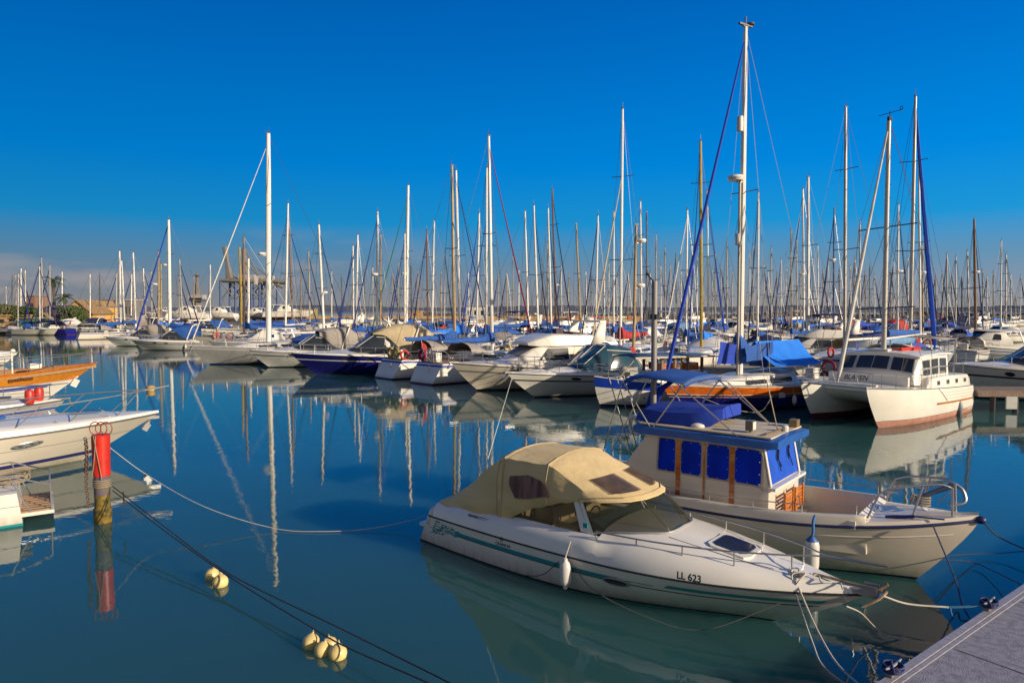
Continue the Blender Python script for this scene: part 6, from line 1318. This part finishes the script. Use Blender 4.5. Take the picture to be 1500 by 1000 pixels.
# ================================================================ THE MASTS OF THE PHOTO
ML = [  # x top, y top, x base, px, colour, jib (x foot, colour, reach, width), side, cover, boom, radars, label bits
 (175,368,177,3,'w',None,1,'b','cover',(),'nearer of the two close white masts left of the steep blue sail'),
 (178,382,183,2.6,'w',None,1,'n','cover',(),'leaning mast just right of the nearer close mast'),
 (195,370,199,2.6,'w',None,1,'b','cover',(),'white mast midway between the close pair and the steep blue sail'),
 (210,393,213,2.2,'w',(222,'n'),1,'b','cover',(),'short white mast immediately left of the tan mast by the steep blue sail'),
 (232,370,232,3.2,'t',None,-1,'B','cover',(416,),'tan mast just left of the white mast with the steep blue sail'),
 (236,387,236,2,'y',None,-1,'b','cover',(),'golden mast touching the tan mast'),
 (263,380,268,2,'g',(285,'n'),1,'n','cover',(),'thin grey mast with dark furled sail above the hauled out white boats'),
 (308,388,308,2.2,'w',None,1,'w','cover',(),'white mast between the harbour tower and the cranes'),
 (364,379,364,4,'w',None,-1,'b','cover',(),'short white mast just left of the tall thick mast'),
 (351,363,354,3.6,'y',None,-1,'b','cover',(),'golden mast left of the tall thick mast'),
 (422,298,418,3.2,'w',(404,'n',.9,.5),-1,'w','bare',(),'white mast of the close pair right of the tall thick mast'),
 (423,326,429,3,'b',(468,'b'),1,'b','cover',(),'brown mast of the close pair right of the tall thick mast'),
 (452,368,454,2.4,'g',(463,'n'),1,'w','bare',(),'grey mast between the brown mast and the leaning white one'),
 (467,329,475,4,'w',(506,'b'),1,'w','bare',(428,),'leaning white mast with radar, left of centre'),
 (517,360,518,2.5,'w',(497,'b'),-1,'b','cover',(),'first thin white mast right of the leaning one'),
 (524,344,522,3,'w',(488,'b'),-1,'b','cover',(),'second white mast right of the leaning one'),
 (553,310,552,3.8,'w',(510,'b'),-1,'w','bare',(402,),'white mast with radar left of the green furled sail'),
 (558,345,557,2.6,'t',None,1,'b','cover',(),'tan mast tucked beside the mast with radar left of the green furled sail'),
 (593,342,593,2.8,'w',(568,'b'),-1,'b','cover',(),'slimmer mast directly behind the mast with the green furled sail'),
 (602,389,603,2.2,'d',None,1,'n','cover',(),'short dark mast right of the green furled sail mast'),
 (625,337,627,2.8,'b',(600,'n'),-1,'b','cover',(),'brown mast midway between the green sail mast and the twin masts'),
 (636,324,633,3,'w',None,1,'w','bare',(),'white mast with a hanging pale sail left of the twin masts'),
 (598,272,595,4.8,'w',(542,'k',.94),-1,'b','cover',(401,),'tall white mast with the green furled sail'),
 (668,250,674,4.2,'w',(718,'b'),1,'B','cover',(),'white mast, right one of the tall twin masts'),
 (702,312,698,3.2,'w',(672,'R'),-1,'b','cover',(),'white mast with royal blue furled sail between the twin and red sail masts'),
 (713,246,712,3.6,'w',(680,'b',.7),-1,'b','cover',(),'white mast tucked left behind the mast with the dark red furled sail'),
 (751,377,752,1.6,'g',None,1,'w','cover',(),'thin grey mast crossing the dark red furled sail'),
 (769,310,774,3.2,'w',None,1,'b','cover',(),'first white mast right of the dark red furled sail'),
 (782,301,789,3.4,'w',(806,'n'),1,'b','cover',(),'second white mast right of the dark red furled sail, the tallest of three'),
 (803,305,808,3.0,'w',(818,'n'),1,'b','cover',(),'third white mast right of the dark red furled sail, touching a brown one'),
 (809,277,815,3.2,'b',(838,'n'),1,'n','cover',(417,),'tall brown mast right of centre'),
 (802,358,803,2.2,'g',None,-1,'b','cover',(),'short grey mast behind the tall brown mast'),
 (844,328,851,3.0,'t',None,1,'b','cover',(),'leaning tan mast right of the tall brown mast'),
 (876,316,872,3.0,'w',(850,'n'),-1,'b','cover',(),'white mast left of the very tall mast with the long antenna'),
 (899,311,899,2.8,'w',None,-1,'b','cover',(),'white mast immediately left of the very tall mast with the long antenna'),
 (938,296,940,3.0,'w',None,1,'b','cover',(),'white mast behind the lamp pole of the fishing boat'),
 (947,311,947,2.2,'d',None,1,'n','cover',(),'dark mast close behind the lamp pole of the fishing boat'),
 (961,345,961,2.2,'g',None,-1,'g','cover',(),'grey mast just right of the lamp pole top'),
 (974,364,975,2.0,'g',None,1,'b','cover',(),'second grey mast right of the lamp pole top'),
 (1007,308,1005,3.0,'w',(970,'w'),-1,'b','cover',(),'white mast with white furled sail left of the golden mast'),
 (1036,280,1038,3.0,'w',(1063,'S',.93,1.5),1,'n','cover',(),'white mast with royal blue furled sail right of the golden mast'),
 (1111,282,1110,3.6,'w',(1096,'n'),-1,'b','cover',(),'white mast right of the tallest mast'),
 (1065,354,1065,2,'g',None,1,'b','cover',(),'thin grey mast between the golden mast and the tallest mast'),
 (1048,372,1048,1.8,'g',None,-1,'b','cover',(),'short thin mast left of the tallest mast'),
 (1130,365,1130,2,'g',None,1,'w','cover',(),'first thin grey mast right of the tallest mast pair'),
 (1159,338,1160,2.2,'t',None,-1,'b','cover',(),'thin tan mast left of the pair with long spreaders'),
 (1176,277,1178,3.2,'w',(1145,'n'),-1,'b','cover',(402,),'white left mast of the pair halfway to the right'),
 (1222,307,1221,3,'u',(1196,'n'),-1,'n','cover',(381,),'blue grey mast left of the tall one with long spreaders'),
 (1260,325,1259,2.6,'g',None,-1,'R','cover',(),'grey mast behind the sloping sail of the catamaran'),
 (1298,378,1298,2.4,'d',None,1,'b','cover',(),'short dark mast just right of the catamaran mast'),
 (1316,300,1315,3.2,'w',(1336,'n'),1,'w','bare',(397,),'white mast between the catamaran mast and the purple tinged mast'),
 (1346,231,1349,3.4,'w',None,1,'w','bare',(399,),'white mast right beside the purple tinged mast'),
 (1351,358,1352,2.6,'t',None,-1,'b','cover',(),'tan short mast behind the blue furled sail on the right'),
 (1387,372,1387,2.4,'g',(1376,'n'),-1,'R','cover',(),'first grey mast right of the bright blue furled sail'),
 (1400,376,1400,2.2,'g',None,1,'n','cover',(),'second grey mast right of the bright blue furled sail'),
 (1409,407,1409,2.0,'d',None,1,'n','cover',(),'third, short dark mast right of the bright blue furled sail'),
 (1417,369,1420,2.4,'g',None,1,'n','cover',(),'grey mast just left of the brown mast near the right edge'),
 (1467,353,1466,2.2,'w',None,-1,'w','cover',(),'left one of the last two masts at the right edge'),
 (1474,373,1473,2.2,'g',None,1,'b','cover',(),'right one of the last two masts at the right edge'),
 (1487,432,1487,1.8,'g',None,1,'b','cover',(),'tiny mast nearest the right edge'),
]
BIG = [
 (912,160,909,36+18,4.6,'w',(864,'t',.72,1.2),-1,'r','cover',(),(.37,.72),'tall white mast with a long antenna and a red sail cover',900),
 (1026,207,1028,56,5.2,'y',(1008,'b'),-1,'B','cover',(),(.5,.8),'tall golden mast left of the tallest white mast',None),
 (1184,260,1184,60,4.8,'w',None,-1,'w','bare',(),(.28,.6),'cream right mast of the pair with long spreaders, halfway to the right',None),
 (1239,158,1238,50,5.2,'g',None,-1,'b','bare',(),(.42,.75),'very tall grey mast with long spreaders left of the catamaran mast',None),
 (1341,142,1334,48,5.2,'g',(1374,'S',.97,3.2),1,'p','cover',(),(.4,.75),'very tall purple grey mast with a bright blue furled sail',None),
 (1427,322,1430,68,4.0,'b',(1443,'b'),1,'b','cover',(398,),(.45,),'brown mast near the right edge with radar and blue furled sail',None),
 (932,330,928,44,5.0,'t',None,1,'r','cover',(352,418),(),'cream mast carrying two radar domes just left of the lamp pole',None),
]
for xt, yt, xb, d, px, mm, jb, sd, cv, bm_, rd, spr, lb, _ in BIG:
    sailboat('yacht under the ' + lb, xt, yt, xb, d=d, px=px, mm=mm, jib=jb, side=sd, cover=cv, boom=bm_, radar=rd, spr=spr, hood='w' if cv != 'r' else None)
for xt, yt, xb, px, mm, jb, sd, cv, bm_, rd, lb in ML:
    rr = random.Random(xt); sailboat('sailboat, ' + lb, xt, yt, xb, px=px, mm=mm, jib=jb, side=sd, cover=cv, boom=bm_, radar=rd, hood=rr.choice('bnRgtw'), spr=rr.choice([(.5,), (.45, .75), (.55,)]))
# remaining far masts: small boats, placed in order across the picture
FAR = [(0,9,420),(1,18,404),(2,23,403),(3,27,401),(4,31,393),(5,37,396),(6,58,390),(7,61,377),(8,73,388),(9,91,398),(10,132,402),(11,146,401),(12,171,400),(13,193,402),(14,222,398),(15,262,403),(16,284,405),
 (20,440,392),(21,486,398),(22,500,404),(23,534,398),(24,546,392),(25,575,400),(26,584,384),(27,612,396),(28,646,398),(29,652,370),(30,686,400),(31,730,402),(32,742,398),(33,760,396),(34,795,398),(35,822,390),(36,833,402),(37,858,398),(38,866,402),(39,885,394),(40,892,386),(41,903,402),(42,920,398),(43,952,398),(44,968,390),(45,982,388),(46,990,372),(47,998,398),(48,1014,360),(49,1021,378),(50,1043,396),(51,1056,390),(52,1073,398),(53,1098,370),(54,1104,360),(55,1119,388),(56,1125,398),(57,1138,400),(58,1144,380),(59,1152,394),(60,1167,352),(61,1172,398),(62,1191,376),(63,1198,360),(64,1205,396),(65,1213,386),(66,1229,396),(67,1246,390),(68,1252,378),(69,1267,398),(70,1274,388),(71,1281,404),(72,1305,396),(73,1309,382),(74,1323,400),(75,1330,378),(76,1357,398),(77,1363,392),(78,1370,404),(79,1380,400),(80,1394,402),(81,1439,396),(82,1446,404),(83,1455,398),(84,1481,402),(85,1495,404)]
LAND = [(9, 'left edge'), (80, 'tall palm tree'), (177, 'close white pair'), (249, 'steep blue sail'), (393, 'tall thick left mast'), (475, 'leaning white mast'), (552, 'mast before the green sail'), (595, 'green furled sail'), (670, 'tall twin masts'), (719, 'dark red furled sail'), (815, 'tall brown mast'), (909, 'long antenna mast'), (957, 'grey lamp pole'), (1028, 'golden mast'), (1085, 'tallest white mast'), (1184, 'cream long spreader mast'), (1238, 'very tall grey mast'), (1292, 'catamaran mast'), (1336, 'purple grey mast'), (1430, 'brown rightmost mast'), (1501, 'right edge')]
ORD = 'first second third fourth fifth sixth seventh eighth ninth tenth eleventh twelfth'.split()
cnt = {}
for i, xt, yt in FAR:
    rr = random.Random(i * 5 + 1); k = max([j for j in range(len(LAND)) if LAND[j][0] <= xt]); cnt[k] = cnt.get(k, 0) + 1
    m_ = rr.choice('wwggtwd'); lb = 'distant sailboat, thin %s mast, %s far one right of the %s' % (dict(w='white', g='grey', t='tan', d='dark')[m_], ORD[cnt[k] - 1], LAND[k][1])
    jb = (xt + rr.choice((-12, 12)), rr.choice('nbn')) if rr.random() < .5 else None
    sailboat(lb, xt, yt, xt + rr.uniform(-1.5, 1.5), Hm=rr.uniform(12, 15), px=rr.uniform(1.2, 1.9), mm=m_, jib=jb, side=(1 if (jb and jb[0] > xt) else -1), cover=rr.choice('bnwbBgr'), group='distant sailing boats', hood=rr.choice('bn'), det=0 if yt > 392 else 1, spr=rr.choice([(.5,), (.6,)]))
# ================================================================ motor boats filling the rows between
def mb_at(label, px, py, head, L, style, **k):
    p = P(px, py); rz = radians(head); O = Vector((p.x, p.y, 0)) - Vector((cos(rz), sin(rz), 0)) * L * .5
    for q in range(10):
        if free(O, rz, L, 2.8): SEGS.pop(); break
        O.y += 1.6
    return motorboat(label, O, head, L, style, det=1 if p.y > 70 else 2, group='motor boats moored in rows', **k)
MO = [(30,489,-150,9,'hardtop','b','white cabin cruiser nearest the left edge on the far quay'),(60,490,-150,8,'canopy','b','small white cruiser with blue tent below the palm trees'),(88,491,-165,10,'express','n','long white speedboat just right of the palm trunks on the far quay'),
 (120,491,-170,11,'express','g','long white sport cruiser below the yellow gabled house'),(145,490,-165,9,'canopy','n','cruiser with dark tent between the yellow house and the front row'),(160,489,-165,10,'fly','b','small flybridge cruiser left of the close pair of white masts'),
 (8,491,-160,9,'canopy','w','pale cruiser at the left edge of the far quay'),(45,488,-10,8,'hardtop',None,'little white motor boat in front of the sandstone kiosk'),
 (275,494,-160,9,'canopy','b','cruiser with blue tent behind the yacht with orange ring buoys'),(420,505,-155,10,'hardtop',None,'white hardtop cruiser behind the tall thick mast'),(455,503,-155,11,'fly','b','flybridge yacht behind the leaning white mast'),
 (500,507,-150,10,'canopy','g','cruiser with taupe canopy behind the dark blue hulled cruiser'),(535,500,-150,10,'hardtop',None,'white hardtop cruiser behind the beige tent canopy'),(625,512,-150,10,'canopy','b','cruiser with blue tent right of the beige tent canopy'),
 (655,510,30,10,'express','g','white express cruiser below the twin masts'),(745,508,-150,12,'fly','n','flybridge yacht with navy awning behind the middle of the front row'),(830,510,-150,11,'fly','w','white flybridge yacht behind the brown window yacht'),
 (870,508,-150,11,'hardtop',None,'white hardtop cruiser just right of the brown window yacht'),(905,520,-150,9,'canopy','b','cruiser with blue tent behind the wooden wheelhouse posts'),(985,524,-150,10,'hardtop',None,'white hardtop cruiser left of the orange yacht mast'),
 (1030,517,-150,10,'canopy','p','cruiser with pale blue canopy behind the dark blue spray hood'),(1130,505,-150,11,'hardtop',None,'white hardtop cruiser behind the bright blue tarpaulin'),(1170,500,-150,10,'canopy','n','cruiser with navy tent between the two long spreader masts'),
 (1225,505,-150,10,'canopy','B','cruiser with bright blue tent left of the catamaran roof'),(1260,498,-150,11,'fly','b','flybridge yacht behind the sloping sail of the catamaran'),(1300,496,-150,10,'canopy','r','cruiser with red cover above the catamaran roof'),
 (1345,492,-150,11,'hardtop',None,'white hardtop cruiser right of the catamaran roof'),(1380,488,-150,10,'canopy','R','cruiser with royal blue tent right of the bright blue furled sail'),(1475,497,175,12,'canopy','n','dark covered cruiser at the right edge'),
 (960,500,-150,12,'fly','p','flybridge yacht with pale blue awning behind the lamp pole'),(585,492,-150,9,'express','b','small express cruiser behind the green furled sail mast'),(700,495,30,9,'hardtop',None,'hardtop cruiser under the royal blue furled sail'),
 (1085,492,-150,11,'hardtop',None,'hardtop cruiser behind the foot of the tallest mast'),(1200,488,-150,11,'fly','w','flybridge yacht left of the very tall grey mast'),(780,494,-150,9,'canopy','b','cruiser with blue tent behind the first of the three white masts'),(1430,480,-150,10,'fly','n','flybridge yacht beneath the brown mast near the right edge'),(1010,484,-150,12,'fly','b','tall flybridge yacht behind the golden mast')]
for px, py, hd, L, stl, cp, lb in MO: mb_at(lb, px, py, hd, L, stl, canopy=cp, stripe=random.choice([blueh, black, teal, blueh]))
# hauled out boats on stands (left, behind the front row)
def hauled(label, px, Y, L, head, am, style='sail'):
    c = PD(px, 470, Y); rz = radians(head); O = (c.x - cos(rz) * L / 2, Y - sin(rz) * L / 2)
    R, H = motorboat(label, O, head, L, 'hardtop' if style == 'sail' else 'fly', hullm=white, stripe=white, canopy='w' if style != 'sail' else None, z0=2.6, antif=am, det=1, arch=False, rail=True, fb=.10 * L)
    mb = MB()
    for x in (.2, .5, .78):
        for y in (-1, 1): mb.tube([(L * x, y * 1.5, -2.0), (L * x, y * .9, -.1)], .08, 4)
        mb.box((L * x, 0, -1.3), (.5, .5, 1.4))
    mb.build('cradle', mat('cradle', (.12, .08, .08), .7), R); R['group'] = 'boats hauled out on stands'
hauled('white boat with red brown keel hauled out on stands left of the cranes', 270, 165, 12, -175, mat('antifoul_brown', (.22, .13, .12), .7))
hauled('white hauled out cruiser with a sharp bow between the cranes and the harbour tower', 318, 185, 11, 176, paleh)
hauled('white hauled out motor yacht behind the tall thick mast', 372, 195, 10, 180, paleh)
hauled('long white hauled out yacht with an orange wheelhouse right of the tall thick mast', 424, 190, 14, 4, redant)
hauled('white hauled out boat left of the harbour tower', 232, 180, 10, -175, paleh)
# walkways between the rows
plank = mat('pontoon_planks', (.36, .30, .24), .8, stretch=(1, 5, 1), scale=2)
def pontoon(label, x0, y0, x1, y1, w=2.2):
    a, b = Vector((x0, y0, 0)), Vector((x1, y1, 0)); L = (b - a).length; R = thing('pontoon', label, 'pontoon', a, atan2(y1 - y0, x1 - x0)); mb = MB(); mb.box((L / 2, 0, .58), (L, w, .12)); mb.build('walkway', plank, R, smooth=False)
    mb = MB()
    for i in range(int(L / 5)): mb.box((2.5 + i * 5, 0, .2), (3.2, w * .9, .6))
    mb.build('float', conc, R, smooth=False)
    for i in range(int(L / 9)): mb = MB(); mb.box((4 + i * 9, w * .35, 1.1), (.25, .25, .95)); mb.build('service_pillar', white, R, smooth=False)
pontoon('floating walkway behind the front row of boats', -22, 72, 27, 46); pontoon('floating walkway behind the second row of boats', -40, 118, 60, 76); pontoon('floating walkway at the foot of the far quay on the left', -110, 136, -40, 128)
# star ornament on a staff
p = PD(569, 472, 53); R = thing('star_staff', 'white six pointed star ornament on a thin staff above the beige tent canopy', 'star', (p.x, 53, 0)); mb = MB()
for i in range(7): a = pi / 2 + i * 2 * pi / 7; mb.tube([(0, 0, p.z), (cos(a) * .5, 0, p.z + sin(a) * .5)], [.10, .02], 4)
mb.build('star', white, R); mb = MB(); mb.tube([(0, .05, .4), (0, .05, p.z)], .03, 5); mb.build('staff', alug, R)
